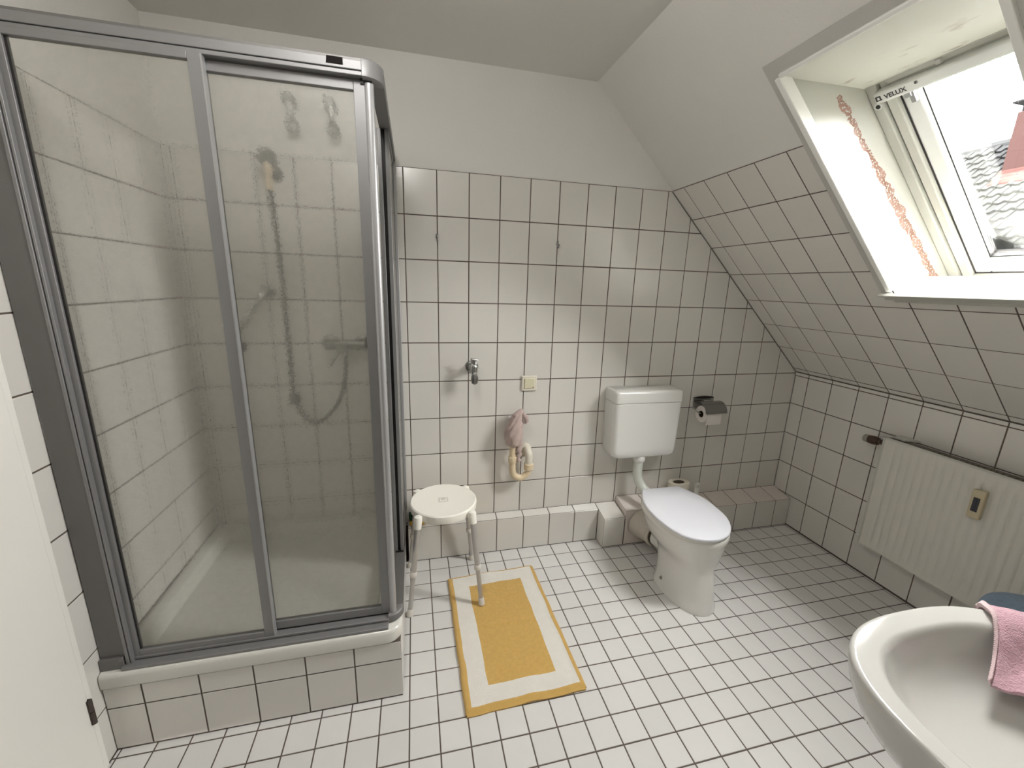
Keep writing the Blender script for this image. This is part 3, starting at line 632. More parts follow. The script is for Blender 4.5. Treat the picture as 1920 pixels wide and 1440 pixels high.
enc = thing('shower_enclosure', (-0.49, -0.40, 0.305), 'aluminium framed corner shower enclosure with textured glass sliding doors', 'shower enclosure')
RZ0, RZ1 = 2.036, 2.078
def rail_top(mb_axis):
    pass
P(MB().box(XL+0.003, -0.085, -0.802, -0.760, RZ0+0.012, RZ1-0.008).box(XL+0.003, -0.085, -0.800, -0.760, RZ0, RZ0+0.0105), 'top_rail', M['alu'], enc, bevel=0.0015)
P(MB().box(XL+0.003, -0.085, -0.797, -0.764, RZ1-0.0075, RZ1), 'rail_lip', M['alud'], enc, bevel=0.001)
P(MB().box(-0.070, -0.032, -0.745, -0.003, RZ0, RZ1-0.008), 'top_rail', M['alu'], enc, bevel=0.0015)
P(MB().box(-0.066, -0.036, -0.745, -0.003, RZ1-0.0075, RZ1), 'rail_lip', M['alud'], enc, bevel=0.001)
def corner_piece(z0, z1, m_, nm):
    c = (-0.085, -0.750); n = 10
    def arc(r0, z): return [(c[0]+r0*math.sin(PI/2*k/n), c[1]-r0*math.cos(PI/2*k/n), z) for k in range(n+1)]
    ring = lambda z, r: arc(r, z)+[(c[0], c[1], z)]
    return P(MB().rings([ring(z0, 0.048), ring(z0+0.004, 0.053), ring(z1-0.006, 0.053), ring(z1, 0.046)]), nm, m_, enc, smooth=50)
corner_piece(RZ0-0.004, RZ1+0.002, M['alu'], 'corner_cap'); corner_piece(0.3045, 0.336, M['alud'], 'corner_cap')
# bottom rails
P(MB().box(XL+0.06, -0.085, -0.831, -0.765, 0.3045, 0.3145).box(XL+0.003, -0.085, -0.806, -0.765, 0.317, 0.326), 'bottom_rail', M['alu'], enc, bevel=0.0015)
P(MB().box(-0.075, -0.034, -0.750, -0.003, 0.3045, 0.330), 'bottom_rail', M['alud'], enc, bevel=0.0015)
# wall profiles
P(MB().box(XL+0.002, -0.876, -0.812, -0.768, 0.306, RZ0), 'wall_profile', M['alud'], enc, bevel=0.002)
P(MB().box(-0.876, -0.868, -0.818, -0.768, 0.306, RZ0).box(-0.866, -0.860, -0.815, -0.768, 0.306, RZ0), 'profile_ridge', M['alu'], enc, bevel=0.001)
P(MB().box(XL+0.002, -0.88, -0.822, -0.800, 0.305, 0.345), 'foot_cap', M['alud'], enc, bevel=0.002)
P(MB().box(-0.060, -0.030, -0.030, -0.002, 0.306, 2.03), 'wall_profile', M['alub'], enc, bevel=0.002)
# front left pane, overlapping the sliding pane behind it
def framed_pane(name, x0, x1, z0, z1, yf, wl_, wr_, wb_, wt_, d=0.018):
    fo = P(MB().box(x0, x0+wl_, yf, yf+d, z0, z1).box(x1-wr_, x1, yf, yf+d, z0, z1).box(x0+wl_, x1-wr_, yf, yf+d, z0, z0+wb_).box(x0+wl_, x1-wr_, yf, yf+d, z1-wt_, z1), name, M['alu'], enc, bevel=0.0012)
    sub(MB().box(x0+wl_-0.002, x1-wr_+0.002, yf+0.007, yf+0.0115, z0+wb_-0.002, z1-wt_+0.002), 'glass_pane', M['sglass'], fo, enc, smooth=0)
    return fo
f1 = framed_pane('fixed_panel', -0.862, -0.458, 0.320, 2.037, -0.803, 0.016, 0.029, 0.026, 0.016)
sub(MB().box(-0.4580, -0.4545, -0.805, -0.786, 0.322, 2.035), 'bright_edge', M['alub'], f1, enc)
sub(MB().box(-0.846, -0.841, -0.7965, -0.789, 0.346, 2.02), 'glazing_seal', M['black'], f1, enc)
f2 = framed_pane('sliding_panel', -0.487, -0.080, 0.332, 2.032, -0.782, 0.028, 0.030, 0.030, 0.024)
sub(MB().tube([(-0.070, -0.779, 0.325), (-0.070, -0.779, 2.026)], 0.0125, 14), 'grip_profile', M['alub'], f2, enc)
sub(MB().box(-0.484, -0.085, -0.781, -0.768, 0.322, 0.331), 'floor_guide', M['black'], f2, enc)
sub(MB().box(-0.092, -0.062, -0.786, -0.765, 2.024, 2.036), 'end_stop', M['black'], f2, enc)
# side panels, slid back towards the wall
def side_pane(name, xf, y0, y1, z0, z1, d=0.014):
    fo = P(MB().box(xf, xf+d, y0, y0+0.026, z0, z1).box(xf, xf+d, y1-0.024, y1, z0, z1).box(xf, xf+d, y0+0.026, y1-0.024, z0, z0+0.024).box(xf, xf+d, y0+0.026, y1-0.024, z1-0.02, z1), name, M['alu'], enc, bevel=0.0012)
    sub(MB().box(xf+0.005, xf+0.009, y0+0.024, y1-0.022, z0+0.022, z1-0.018), 'glass_pane', M['sglass'], fo, enc, smooth=0); return fo
g1 = side_pane('sliding_panel', -0.079, -0.425, -0.032, 0.334, 2.034)
sub(MB().box(-0.0645, -0.0535, -0.412, -0.040, 0.336, 2.032), 'brush_seal', M['black'], g1, enc)
g2 = side_pane('fixed_panel', -0.053, -0.420, -0.032, 0.331, 2.035)
sub(MB().box(-0.072, -0.040, -0.430, -0.415, 0.322, 0.333), 'end_stop', M['black'], g2, enc)
P(MB().prism([(-0.170,-0.8035,2.071),(-0.131,-0.8035,2.071),(-0.131,-0.8035,2.055),(-0.172,-0.8035,2.055)], (0,0.0015,0)), 'badge', M['label'], enc, smooth=0)

# shower fittings on the tiles
mx = thing('shower_mixer', (-0.29, -0.002, 1.205), 'chrome single-lever shower mixer on the back tiles inside the shower', 'mixer')
b_ = MB().tube([(-0.375,-0.06,1.215),(-0.20,-0.06,1.215)], 0.024, 16); P(b_, 'mixer_body', M['chromed'], mx)
for x in (-0.362, -0.212):
    P(MB().lathe([(0.036,-0.001),(0.036,-0.008),(0.02,-0.018),(0.016,-0.05)], (x,0,1.218), 'y', 20), 'wall_flange', M['chromed'], mx)
lv = P(MB().lathe([(0.026,-0.075),(0.030,-0.085),(0.030,-0.10),(0.022,-0.112)], (-0.295,0,1.210), 'y', 20), 'lever_hub', M['chrome'], mx)
sub(MB().tube([(-0.300,-0.100,1.200),(-0.325,-0.115,1.165),(-0.352,-0.125,1.125)], [0.009,0.008,0.011], 10), 'lever', M['chrome'], lv, mx)
P(MB().tube([(-0.285,-0.062,1.20),(-0.285,-0.062,1.165)], 0.011, 12), 'hose_outlet', M['chrome'], mx)
hs = thing('hand_shower', (-0.535, -0.002, 1.95), 'hand shower hanging high on the back tiles with a long metal hose', 'hand shower')
P(MB().lathe([(0.03,-0.001),(0.03,-0.01),(0.014,-0.02),(0.014,-0.055)], (-0.53,0,1.945), 'y', 18), 'wall_holder', M['chromed'], hs)
hp = smooth_path([(-0.536,-0.075,1.87),(-0.538,-0.05,1.78),(-0.538,-0.03,1.55),(-0.537,-0.03,1.30),(-0.537,-0.03,1.07),(-0.531,-0.035,0.95),(-0.487,-0.04,0.855),(-0.425,-0.042,0.838),(-0.345,-0.045,0.915),(-0.300,-0.055,1.04),(-0.285,-0.062,1.168)], 14)
hr = [0.0085+0.0018*(i % 2) for i in range(len(hp))]
P(MB().tube(hp, hr, 10), 'hose', M['chromed'], hs, smooth=20)
hh = P(MB().tube([(-0.536,-0.078,1.865),(-0.533,-0.082,1.93),(-0.530,-0.088,1.975)], [0.012,0.014,0.018], 12), 'handle', M['cream'], hs)
c_ = Vector((-0.528,-0.100,1.985)); ax = Vector((0,-0.75,-0.66)); u_ = Vector((1,0,0)); v_ = ax.cross(u_)
sub(MB().rings([[c_+ax*h+r*(math.cos(2*PI*k/20)*u_+math.sin(2*PI*k/20)*v_) for k in range(20)] for r, h in ((0.018,-0.03),(0.036,-0.005),(0.038,0.012),(0.03,0.016))]), 'spray_head', M['chromed'], hh, hs)
P(MB().lathe([(0.022,0.93),(0.026,0.945),(0.024,0.965),(0.012,0.985)], (-0.532,-0.036,0), n=14), 'hose_weight', M['chromed'], hs)
gbar = thing('grab_bar', (-0.66, -0.002, 1.30), 'slanted chrome grab bar low left of the shower hose', 'grab bar')
P(MB().tube(smooth_path([(-0.607,-0.006,1.450),(-0.612,-0.05,1.440),(-0.66,-0.062,1.37),(-0.745,-0.062,1.245),(-0.755,-0.05,1.205),(-0.752,-0.006,1.195)], 6), 0.0125, 12), 'bar', M['chrome'], gbar)
for p in ((-0.607,0,1.450), (-0.752,0,1.195)): P(MB().lathe([(0.030,-0.001),(0.030,-0.008),(0.015,-0.014)], p, 'y', 18), 'flange', M['chromed'], gbar)
def angle_valve(x, label):
    r = thing('pipe_valve', (x, 0.002, 2.175), label, 'valve', 'two chrome valves high inside the shower')
    P(MB().lathe([(0.027,-0.002+0.004),(0.027,-0.008),(0.014,-0.016),(0.012,-0.045)], (x,0,2.225), 'y', 18), 'wall_rosette', M['chromed'], r)
    P(MB().box(x-0.019, x+0.019, -0.068, -0.036, 2.206, 2.244), 'valve_block', M['chromed'], r, bevel=0.006)
    P(MB().tube([(x+0.006,-0.052,2.207),(x+0.010,-0.052,2.17),(x+0.012,-0.052,2.145)], [0.013,0.011,0.014], 12), 'connecting_pipe', M['chrome'], r)
    P(MB().lathe([(0.012,2.098),(0.025,2.103),(0.027,2.124),(0.022,2.140),(0.012,2.150)], (x+0.012,-0.052,0), n=8), 'nut', M['chromed'], r, smooth=20)
angle_valve(-0.447, 'left of two chrome valves sticking out above the shower tiles')
angle_valve(-0.289, 'right of two chrome valves sticking out above the shower tiles')

# ------------------------------------------------------------------ hooks, tap, switch, drain trap
def hook(x, z, label):
    r = thing('wall_hook', (x, -0.001, z), label, 'hook', 'small hooks on the tile joints')
    P(MB().box(x-0.0055, x+0.0055, -0.003, -0.0002, z, z+0.020), 'back_plate', M['chromed'], r, bevel=0.001)
    P(MB().tube(smooth_path([(x,-0.003,z+0.012),(x,-0.005,z-0.005),(x,-0.013,z-0.014),(x,-0.023,z-0.010),(x,-0.026,z+0.004)], 4), [0.0026]*17, 8), 'hook_arm', M['chromed'], r)
hook(0.150, 1.718, 'small chrome hook on the tiles nearer the shower'); hook(0.760, 1.716, 'small chrome hook on the tiles farther from the shower')
tap = thing('wall_tap', (0.322, -0.002, 1.09), 'small chrome water tap sticking out of the bare tiled wall', 'tap')
P(MB().lathe([(0.034,-0.001),(0.033,-0.006),(0.022,-0.014),(0.022,-0.03),(0.018,-0.036),(0.012,-0.075)], (0.322,0,1.088), 'y', 24), 'wall_rosette', M['chromed'], tap)
P(MB().lathe([(0.010,1.055),(0.016,1.066),(0.019,1.085),(0.017,1.104),(0.013,1.112)], (0.324,-0.075,0), n=18), 'tap_body', M['chrome'], tap)
hnd = P(MB().tube([(0.324,-0.075,1.110),(0.324,-0.075,1.135)], 0.0055, 10), 'spindle', M['chromed'], tap)
sub(MB().tube([(0.306,-0.078,1.143),(0.324,-0.075,1.138),(0.343,-0.072,1.134)], [0.0055,0.0065,0.0055], 8), 'toggle', M['chromed'], hnd, tap)
P(MB().lathe([(0.013,1.062),(0.0175,1.052),(0.0185,1.035),(0.0165,1.024),(0.0165,1.018),(0.012,1.014),(0.006,1.010)], (0.326,-0.079,0), n=10), 'outlet_nut', M['chromed'], tap, smooth=25)
sw = thing('light_switch', (0.636, -0.001, 0.99), 'square cream rocker switch on the tiled wall', 'switch')
P(MB().box(0.594, 0.680, -0.011, -0.0005, 0.948, 1.034), 'cover_frame', M['creamw'], sw, bevel=0.005, seg=3)
rk = P(MB().box(0.609, 0.665, -0.0155, -0.010, 0.963, 1.019), 'rocker', mat('yellowed_rocker', (0.68,0.64,0.46), 0.35), sw, bevel=0.002)
sub(MB().lathe([(0.003,-0.0155),(0.003,-0.0163)], (0.658,0,0.970), 'y', 10), 'indicator', M['ink'], rk, sw)
tr_ = thing('drain_trap', (0.59, -0.002, 0.55), 'yellowed plastic drain trap hanging from the tiled wall', 'drain trap')
up_ = smooth_path([(0.543,-0.062,0.70),(0.543,-0.062,0.62),(0.543,-0.062,0.54),(0.545,-0.062,0.505),(0.556,-0.062,0.476),(0.590,-0.062,0.459),(0.624,-0.062,0.476),(0.636,-0.062,0.505),(0.637,-0.062,0.54)], 6)
P(MB().tube(up_, 0.0185, 16), 'trap_bend', M['cream'], tr_)
P(MB().tube(smooth_path([(0.637,-0.062,0.53),(0.637,-0.062,0.575),(0.636,-0.060,0.598),(0.634,-0.040,0.610),(0.634,-0.012,0.610)], 6), 0.0205, 16), 'wall_elbow', M['creamw'], tr_)
P(MB().lathe([(0.037,-0.0005),(0.037,-0.006),(0.033,-0.016),(0.025,-0.020)], (0.628,0,0.605), 'y', 24), 'wall_flange', M['creamw'], tr_)
P(MB().lathe([(0.0215,0.555),(0.0235,0.560),(0.0245,0.580),(0.0235,0.590),(0.021,0.592)], (0.543,-0.062,0), n=20), 'coupling_nut', M['cream'], tr_)
P(MB().lathe([(0.022,0.505),(0.0265,0.510),(0.0265,0.540),(0.022,0.543)], (0.637,-0.062,0), n=20), 'coupling_nut', M['cream'], tr_)
P(MB().box(0.615, 0.620, -0.075, -0.050, 0.500, 0.548), 'nut_wing', M['creamw'], tr_, bevel=0.001)
# rag wrapped round the open pipe
def rag():
    rs = []; n = 56
    prof = [(0.655,0.026,0.543),(0.662,0.037,0.545),(0.675,0.046,0.546),(0.70,0.050,0.545),(0.73,0.051,0.545),(0.76,0.048,0.548),(0.79,0.042,0.553),(0.815,0.036,0.560),(0.835,0.028,0.568),(0.850,0.019,0.575),(0.862,0.008,0.580)]
    zs = []
    for i in range(len(prof)-1):
        for k in range(4): t = k/4; zs.append(tuple(prof[i][q]*(1-t)+prof[i+1][q]*t for q in range(3)))
    zs.append(prof[-1])
    for z, r, x in zs:
        ring = []
        for k in range(n):
            a = 2*PI*k/n
            fold = 0.13*abs(math.sin(2.5*a - (z-0.66)*34 + 1.5*noise.noise((math.cos(a)*1.5, math.sin(a)*1.5, z*12))))
            fold += 0.14*noise.noise((math.cos(a)*2.2, math.sin(a)*2.2, z*30)) + (0.25*max(0, math.sin(a*2+1)) if z > 0.83 else 0)
            rr = r*(0.90+fold); ring.append((x+rr*math.cos(a), -0.062+rr*0.95*math.sin(a), z+0.006*noise.noise((a, 3, z*9))))
        rs.append(ring)
    mb = MB().rings(rs)
    return mb
rg_ = thing('wrapped_rag', (0.545, -0.062, 0.655), 'dusty pink rag tied over the open end of the drain pipe', 'rag')
P(rag(), 'rag_bundle', M['rag'], rg_, smooth=60)
P(MB().tube([Vector((0.575,-0.070,0.672))+Vector((0.004*math.sin(i*1.3), 0.004*math.cos(i), -0.0105*i)) for i in range(11)], [0.018+0.004*math.sin(i*2.1)-0.0006*i for i in range(11)], 12), 'rag_tail', M['rag'], rg_, smooth=60)
P(MB().tube([(0.588,-0.075,0.842),(0.604,-0.082,0.822),(0.610,-0.082,0.800),(0.602,-0.080,0.785)], [0.010,0.015,0.013,0.006], 12), 'rag_fold', M['rag'], rg_, smooth=60)

# sponge in a dish on the ledge behind the stool
sg = thing('scouring_sponge', (0.02, -0.032, 0.2155), 'dark green and yellow sponge on the ledge behind the shower stool', 'sponge')
P(MB().prism([(x, y, 0.2165-0.0*y) for x, y in [(-0.020,-0.052),(0.055,-0.052),(0.066,-0.035),(0.062,-0.012),(-0.020,-0.010)]], (0,0,0.028)), 'sponge_body', M['spy'], sg, bevel=0.006)
P(MB().prism([(x, y, 0.2447) for x, y in [(-0.022,-0.050),(0.010,-0.050),(0.022,-0.040),(0.020,-0.014),(-0.022,-0.012)]], (0,0,0.042)), 'scrub_pad', M['spg'], sg, bevel=0.009, seg=3)

# ------------------------------------------------------------------ bath mat
RC = [Vector((0.168,-0.242,0)), Vector((0.633,-0.222,0)), Vector((0.646,-0.956,0)), Vector((0.175,-0.966,0))]
def rugpt(u, v):
    p = RC[0]*(1-u)*(1-v)+RC[1]*u*(1-v)+RC[2]*u*v+RC[3]*(1-u)*v
    wob = 0.0035*noise.noise((u*6, v*9, 1)); ed = min(u, 1-u, v, 1-v)
    h = 0.0115+0.0028*noise.noise((u*5, v*7, 4))+0.001*noise.noise((u*40, v*60, 2))
    h += 0.004*math.exp(-((u-0.52)/0.07)**2)*max(0, (v-0.86)/0.14)**1.5 + 0.010*math.exp(-((u-0.42)/0.10)**2)*max(0, (0.10-v)/0.10)
    h += 0.0022*math.exp(-((v-0.47-0.03*u)/0.012)**2)
    if ed < 0.012: h *= 0.55
    elif ed < 0.045: h += 0.0025
    dy = (0.003*math.exp(-((u-0.52)/0.10)**2) if v > 0.9 else 0)*(v-0.9)*10
    cx = 0.0
    for (cu, cv) in ((0,0),(1,0),(1,1),(0,1)):    # rounded corners
        d = math.hypot((u-cu)*0.465, (v-cv)*0.72)
    return Vector((p.x+wob, p.y+wob+dy, h))
mat_root = thing('bath_mat', (0.40, -0.60, 0.0), 'mustard yellow and cream rectangular bath mat on the floor', 'bath mat')
def rug_part(cells, name, m_):
    idx = {}; mb = MB()
    def vid(u, v):
        k = (round(u, 5), round(v, 5))
        if k not in idx: idx[k] = len(mb.v); mb.v.append(tuple(rugpt(u, v)))
        return idx[k]
    for (u0, u1, v0, v1) in cells: mb.f.append((vid(u0,v0), vid(u0,v1), vid(u1,v1), vid(u1,v0)))
    # skirt down to the floor
    cnt = {}
    for f in mb.f:
        for i in range(4): e = (f[i], f[(i+1)%4]); cnt[frozenset(e)] = cnt.get(frozenset(e), []) + [e]
    low = {}
    def lo(i):
        if i not in low: p = mb.v[i]; low[i] = len(mb.v); mb.v.append((p[0], p[1], 0.0012))
        return low[i]
    for es in cnt.values():
        if len(es) == 1: a, b = es[0]; mb.f.append((b, a, lo(a), lo(b)))
    return P(mb, name, m_, mat_root, smooth=60)
def brk(bs, n):
    out = []
    for i in range(len(bs)-1):
        k = max(1, round((bs[i+1]-bs[i])*n))
        out += [bs[i]+(bs[i+1]-bs[i])*j/k for j in range(k)]
    return out+[bs[-1]]
U_ = brk([0, 0.012, 0.055, 0.215, 0.80, 0.958, 0.988, 1], 60); V_ = brk([0, 0.008, 0.022, 0.12, 0.868, 0.965, 0.99, 1], 90)
ce = {'edge': [], 'band': [], 'centre': []}
for i in range(len(U_)-1):
    for j in range(len(V_)-1):
        u, v = (U_[i]+U_[i+1])/2, (V_[j]+V_[j+1])/2
        k = 'centre' if (0.215 < u < 0.80 and 0.12 < v < 0.868) else 'band' if (0.055 < u < 0.958 and 0.022 < v < 0.965) else 'edge'
        if k == 'edge' and ((u < 0.012 or u > 0.988) and (v < 0.008 or v > 0.99)): continue
        ce[k].append((U_[i], U_[i+1], V_[j], V_[j+1]))
tag(rug_part(ce['edge'], 'edging', M['yel2']), 'mustard yellow edging'); tag(rug_part(ce['band'], 'border_band', M['wterry']), 'cream terry border'); tag(rug_part(ce['centre'], 'centre_field', M['yel']), 'mustard yellow centre')

# ------------------------------------------------------------------ shower stool
SC = Vector((0.150, -0.267, 0)); SZ = 0.483
st = thing('shower_stool', (SC.x, SC.y, 0), 'round white plastic shower stool with four grey metal legs', 'stool')
prof = [(0.02,SZ-0.014),(0.148,SZ-0.036),(0.155,SZ-0.042),(0.159,SZ-0.038),(0.162,SZ-0.012),(0.160,SZ-0.004),(0.154,SZ),(0.148,SZ-0.0015),(0.04,SZ-0.003)]
P(MB().lathe(prof, SC, n=64), 'seat', M['stool'], st)
em = MB()
for (a0, a1, b0, b1) in ((-0.022,0.022,0.016,0.020),(-0.022,0.022,-0.020,-0.016),(-0.022,-0.018,-0.016,0.016),(0.018,0.022,-0.016,0.016),(-0.010,0.010,-0.003,0.010)): em.box(SC.x+a0, SC.x+a1, SC.y+b0, SC.y+b1, SZ-0.004, SZ-0.0012)
P(em, 'seat_emblem', mat('emblem_plastic', (0.62, 0.60, 0.54), 0.5), st, bevel=0.001)
rb_ = MB()
for k in range(4):
    a = PI/4+k*PI/2
for k, (dx, dy) in enumerate(((0.124,0.124),(-0.124,0.124),(-0.124,-0.124),(0.124,-0.124))):
    foot = {0: Vector((0.315,-0.099,0)), 1: Vector((-0.022,-0.099,0)), 2: Vector((-0.022,-0.446,0)), 3: Vector((0.314,-0.457,0.014))}[k]
    top = Vector((SC.x+dx*0.985, SC.y+dy*0.985, SZ-0.010))
    d = (foot-top).normalized()
    P(MB().tube([top+Vector((0,0,0.006)), top, top+d*0.012, top+d*0.055], [0.009,0.0180,0.0205,0.0185], 18), 'leg_socket', M['stool'], st)
    leg = P(MB().tube([top+d*0.05, top+d*0.275], 0.0130, 18), 'leg', M['leg'], st)
    sub(MB().tube([top+d*0.262, top+d*0.268, top+d*0.284, top+d*0.288], [0.0145,0.0170,0.0170,0.0145], 16), 'leg_collar', M['rubber'], leg, st)
    L_ = (foot-top).length
    sub(MB().tube([top+d*0.27, foot-d*0.02], 0.0108, 16), 'leg_extension', M['leg'], leg, st)
    sub(MB().tube([foot-d*0.034, foot-d*0.030, foot-d*0.008, foot+Vector((0,0,0.001))], [0.0125,0.0142,0.0150,0.0158], 18), 'rubber_foot', M['rubber'], leg, st)

# ------------------------------------------------------------------ toilet
TO = Vector((1.366, -0.45, 0)); trot = -0.052
wc = thing('toilet', TO, 'white ceramic floor-standing toilet with the lid closed', 'toilet', rotz=trot)
def egg(a, yf, yb, z, cx=0.0, n=44, ex=2.15, ym=None):
    ym = (yf+yb)/2+0.02 if ym is None else ym; out = []
    for k in range(n):
        t = 2*PI*k/n; c, s = math.cos(t), math.sin(t)
        e = ex if s < 0 else 2.6
        x = a*math.copysign(abs(c)**(2/e), c); y = ym + (abs(yf-ym) if s < 0 else (yb-ym))*math.copysign(abs(s)**(2/e), s)
        out.append((cx+x, y, z))
    return out
def L(mb, name, m_, par, **k):   # local-coordinate part
    o = mb.build(name, m_, None, **k); o.parent = par; return o
yf = lambda y: y+0.45
bowl = [egg(0.124,-0.282,0.060,0.0,ym=-0.05), egg(0.124,-0.283,0.060,0.012,ym=-0.05), egg(0.117,-0.277,0.056,0.028,ym=-0.05), egg(0.111,-0.270,0.060,0.075,ym=-0.05), egg(0.107,-0.262,0.072,0.13,ym=-0.05),
        egg(0.104,-0.254,0.092,0.18,ym=-0.04), egg(0.108,-0.248,0.120,0.215,ym=-0.03), egg(0.136,-0.252,0.152,0.245,ym=-0.01), egg(0.158,-0.257,0.185,0.285,ym=0.0),
        egg(0.170,-0.263,0.205,0.330,ym=0.0), egg(0.172,-0.264,0.212,0.345,ym=0.0), egg(0.180,-0.269,0.220,0.360,ym=0.0), egg(0.182,-0.270,0.222,0.380,ym=0.0), egg(0.178,-0.266,0.218,0.388,ym=0.0)]
L(MB().rings(bowl), 'bowl', M['ceramic'], wc, smooth=60)
LID = [(1.265,-.225),(1.229,-.282),(1.204,-.330),(1.190,-.374),(1.181,-.420),(1.178,-.470),(1.179,-.524),(1.188,-.595),(1.212,-.655),(1.249,-.693),(1.296,-.716),(1.353,-.724),(1.416,-.708),(1.460,-.680),(1.502,-.633),(1.535,-.568),(1.548,-.500),(1.552,-.440),(1.552,-.387),(1.540,-.335),(1.520,-.285),(1.490,-.226)]
inv = Matrix.Rotation(-trot, 3, 'Z')
lidl = [inv @ (Vector((x, y, 0))-TO) for x, y in LID]
lid_s = []
for i in range(len(lidl)-1):
    for k in range(3): t = k/3; lid_s.append(None)
sm = smooth_path(lidl, 4); lidc = sum(sm, Vector())/len(sm)
def lidring(sc, z): return [(lidc.x+(p.x-lidc.x)*sc, lidc.y+(p.y-lidc.y)*sc, z) for p in sm]
L(MB().rings([lidring(0.955,0.387), lidring(0.965,0.389), lidring(0.965,0.397), lidring(0.955,0.3985)]), 'seat', M['seatr'], wc, smooth=40)
L(MB().rings([lidring(0.985,0.399), lidring(0.997,0.4015), lidring(1.0,0.405), lidring(0.992,0.4105), lidring(0.97,0.413), lidring(0.6,0.4145)]), 'lid', M['lid'], wc, smooth=45)
for sx in (-0.06, 0.06): L(MB().tube([(sx-0.012,0.222,0.398),(sx+0.012,0.222,0.398)], 0.010, 12), 'hinge', M['seatr'], wc)
# outlet and waste pipe connector
out_ = L(MB().tube([(0.0,0.02,0.15),(-0.012,0.12,0.145),(-0.028,0.205,0.138)], [0.060,0.058,0.056], 24), 'outlet_spigot', M['ceramic'], wc, smooth=50)
L(MB().tube([(-0.018,0.158,0.1415),(-0.022,0.176,0.1405)], 0.0605, 28), 'sealing_ring', M['grease'], wc)
con = L(MB().tube([(-0.021,0.172,0.1405),(-0.023,0.182,0.140),(-0.026,0.196,0.1395),(-0.028,0.204,0.139),(-0.031,0.218,0.139),(-0.040,0.262,0.138),(-0.050,0.309,0.138)], [0.067,0.072,0.071,0.066,0.069,0.077,0.085], 32), 'pipe_connector', M['collar'], wc, smooth=30)
L(MB().tube([(-0.108,-0.06,0.058),(-0.121,-0.062,0.052)], [0.008,0.008], 12), 'floor_bolt', M['chromed'], wc)

ci = thing('toilet_cistern', (1.318, -0.002, 0.56), 'white plastic cistern hung on the tiles above the toilet', 'cistern')
def tank(z, x0, x1, y, r): return rrect(x0, x1, y, -0.003, r, z, (1,0,0,1), n=6)
P(MB().rings([tank(0.556,1.146,1.487,-0.108,0.03), tank(0.560,1.128,1.505,-0.122,0.03), tank(0.575,1.113,1.519,-0.131,0.03), tank(0.61,1.108,1.522,-0.133,0.03), tank(0.885,1.100,1.528,-0.134,0.032), tank(0.887,1.102,1.526,-0.132,0.03)]), 'tank', M['cist'], ci, smooth=40)
P(MB().rings([tank(0.8895,1.102,1.526,-0.132,0.022), tank(0.891,1.099,1.529,-0.135,0.024), tank(0.940,1.099,1.529,-0.135,0.024), tank(0.9505,1.102,1.526,-0.132,0.022), tank(0.9565,1.108,1.520,-0.126,0.02), tank(0.9585,1.118,1.510,-0.115,0.016)]), 'tank_lid', M['cist'], ci, smooth=40)
P(MB().tube([(1.308,-0.088,0.562),(1.308,-0.088,0.548),(1.308,-0.088,0.530),(1.308,-0.088,0.518)], [0.030,0.036,0.036,0.030], 20), 'pipe_nut', M['cist'], ci)
P(MB().tube(smooth_path([(1.308,-0.088,0.535),(1.307,-0.088,0.47),(1.310,-0.092,0.415),(1.328,-0.115,0.368),(1.355,-0.165,0.338),(1.374,-0.232,0.330)], 7), [0.0275]*36, 20), 'flush_pipe', M['pipew'], ci)
ph = thing('toilet_roll_holder', (1.76, -0.002, 0.84), 'chrome toilet roll holder with a curved cover', 'roll holder')
P(MB().box(1.690, 1.835, -0.006, -0.001, 0.800, 0.866), 'back_plate', M['chrome'], ph, bevel=0.002)
def arcstrip(x0, x1, cy_, cz_, r, a0, a1, n=14, t=0.0018):
    mb = MB(); rs = []
    for k in range(n+1):
        a = a0+(a1-a0)*k/n; c, s = math.cos(a), math.sin(a)
        rs.append([(x0, cy_+r*c, cz_+r*s), (x1, cy_+r*c, cz_+r*s), (x1, cy_+(r-t)*c, cz_+(r-t)*s), (x0, cy_+(r-t)*c, cz_+(r-t)*s)])
    return mb.rings(rs)
P(arcstrip(1.688, 1.836, -0.068, 0.800, 0.064, math.radians(50), math.radians(175)), 'cover', M['chromed'], ph, smooth=60)
P(MB().rings([[(1.690+0.146*t, -0.002-0.014*math.sin(PI*t), 0.866), (1.690+0.146*t, -0.002-0.014*math.sin(PI*t), 0.872+0.010*math.sin(PI*t)), (1.690+0.146*t, -0.001, 0.872+0.010*math.sin(PI*t)), (1.690+0.146*t, -0.001, 0.866)] for t in [k/12 for k in range(13)]]), 'shade_rim', M['black'], ph)
P(MB().tube([(1.695,-0.004,0.810),(1.695,-0.05,0.795),(1.697,-0.066,0.792),(1.70,-0.070,0.792),(1.80,-0.070,0.792)], 0.0035, 8), 'roll_arm', M['chrome'], ph)
tp = thing('toilet_roll', (1.755, -0.070, 0.785), 'partly used white toilet roll under the chrome cover', 'toilet roll')
P(MB().lathe([(0.020,1.706),(0.050,1.706),(0.0505,1.71),(0.0505,1.802),(0.050,1.806),(0.020,1.806)], (0,-0.070,0.787), 'x', 36, cap=False), 'paper_winding', M['paper'], tp)
P(MB().lathe([(0.0205,1.705),(0.0205,1.807),(0.019,1.807),(0.019,1.705)], (0,-0.070,0.787), 'x', 24, cap=False), 'card_core', M['grease'], tp)
P(MB().prism([(1.712,-0.1215,0.800),(1.806,-0.1215,0.800),(1.808,-0.1235,0.742),(1.800,-0.1225,0.735),(1.704,-0.1220,0.733),(1.708,-0.1225,0.755)], (0,0.0012,0)), 'loose_sheet', M['paper'], tp, smooth=0)
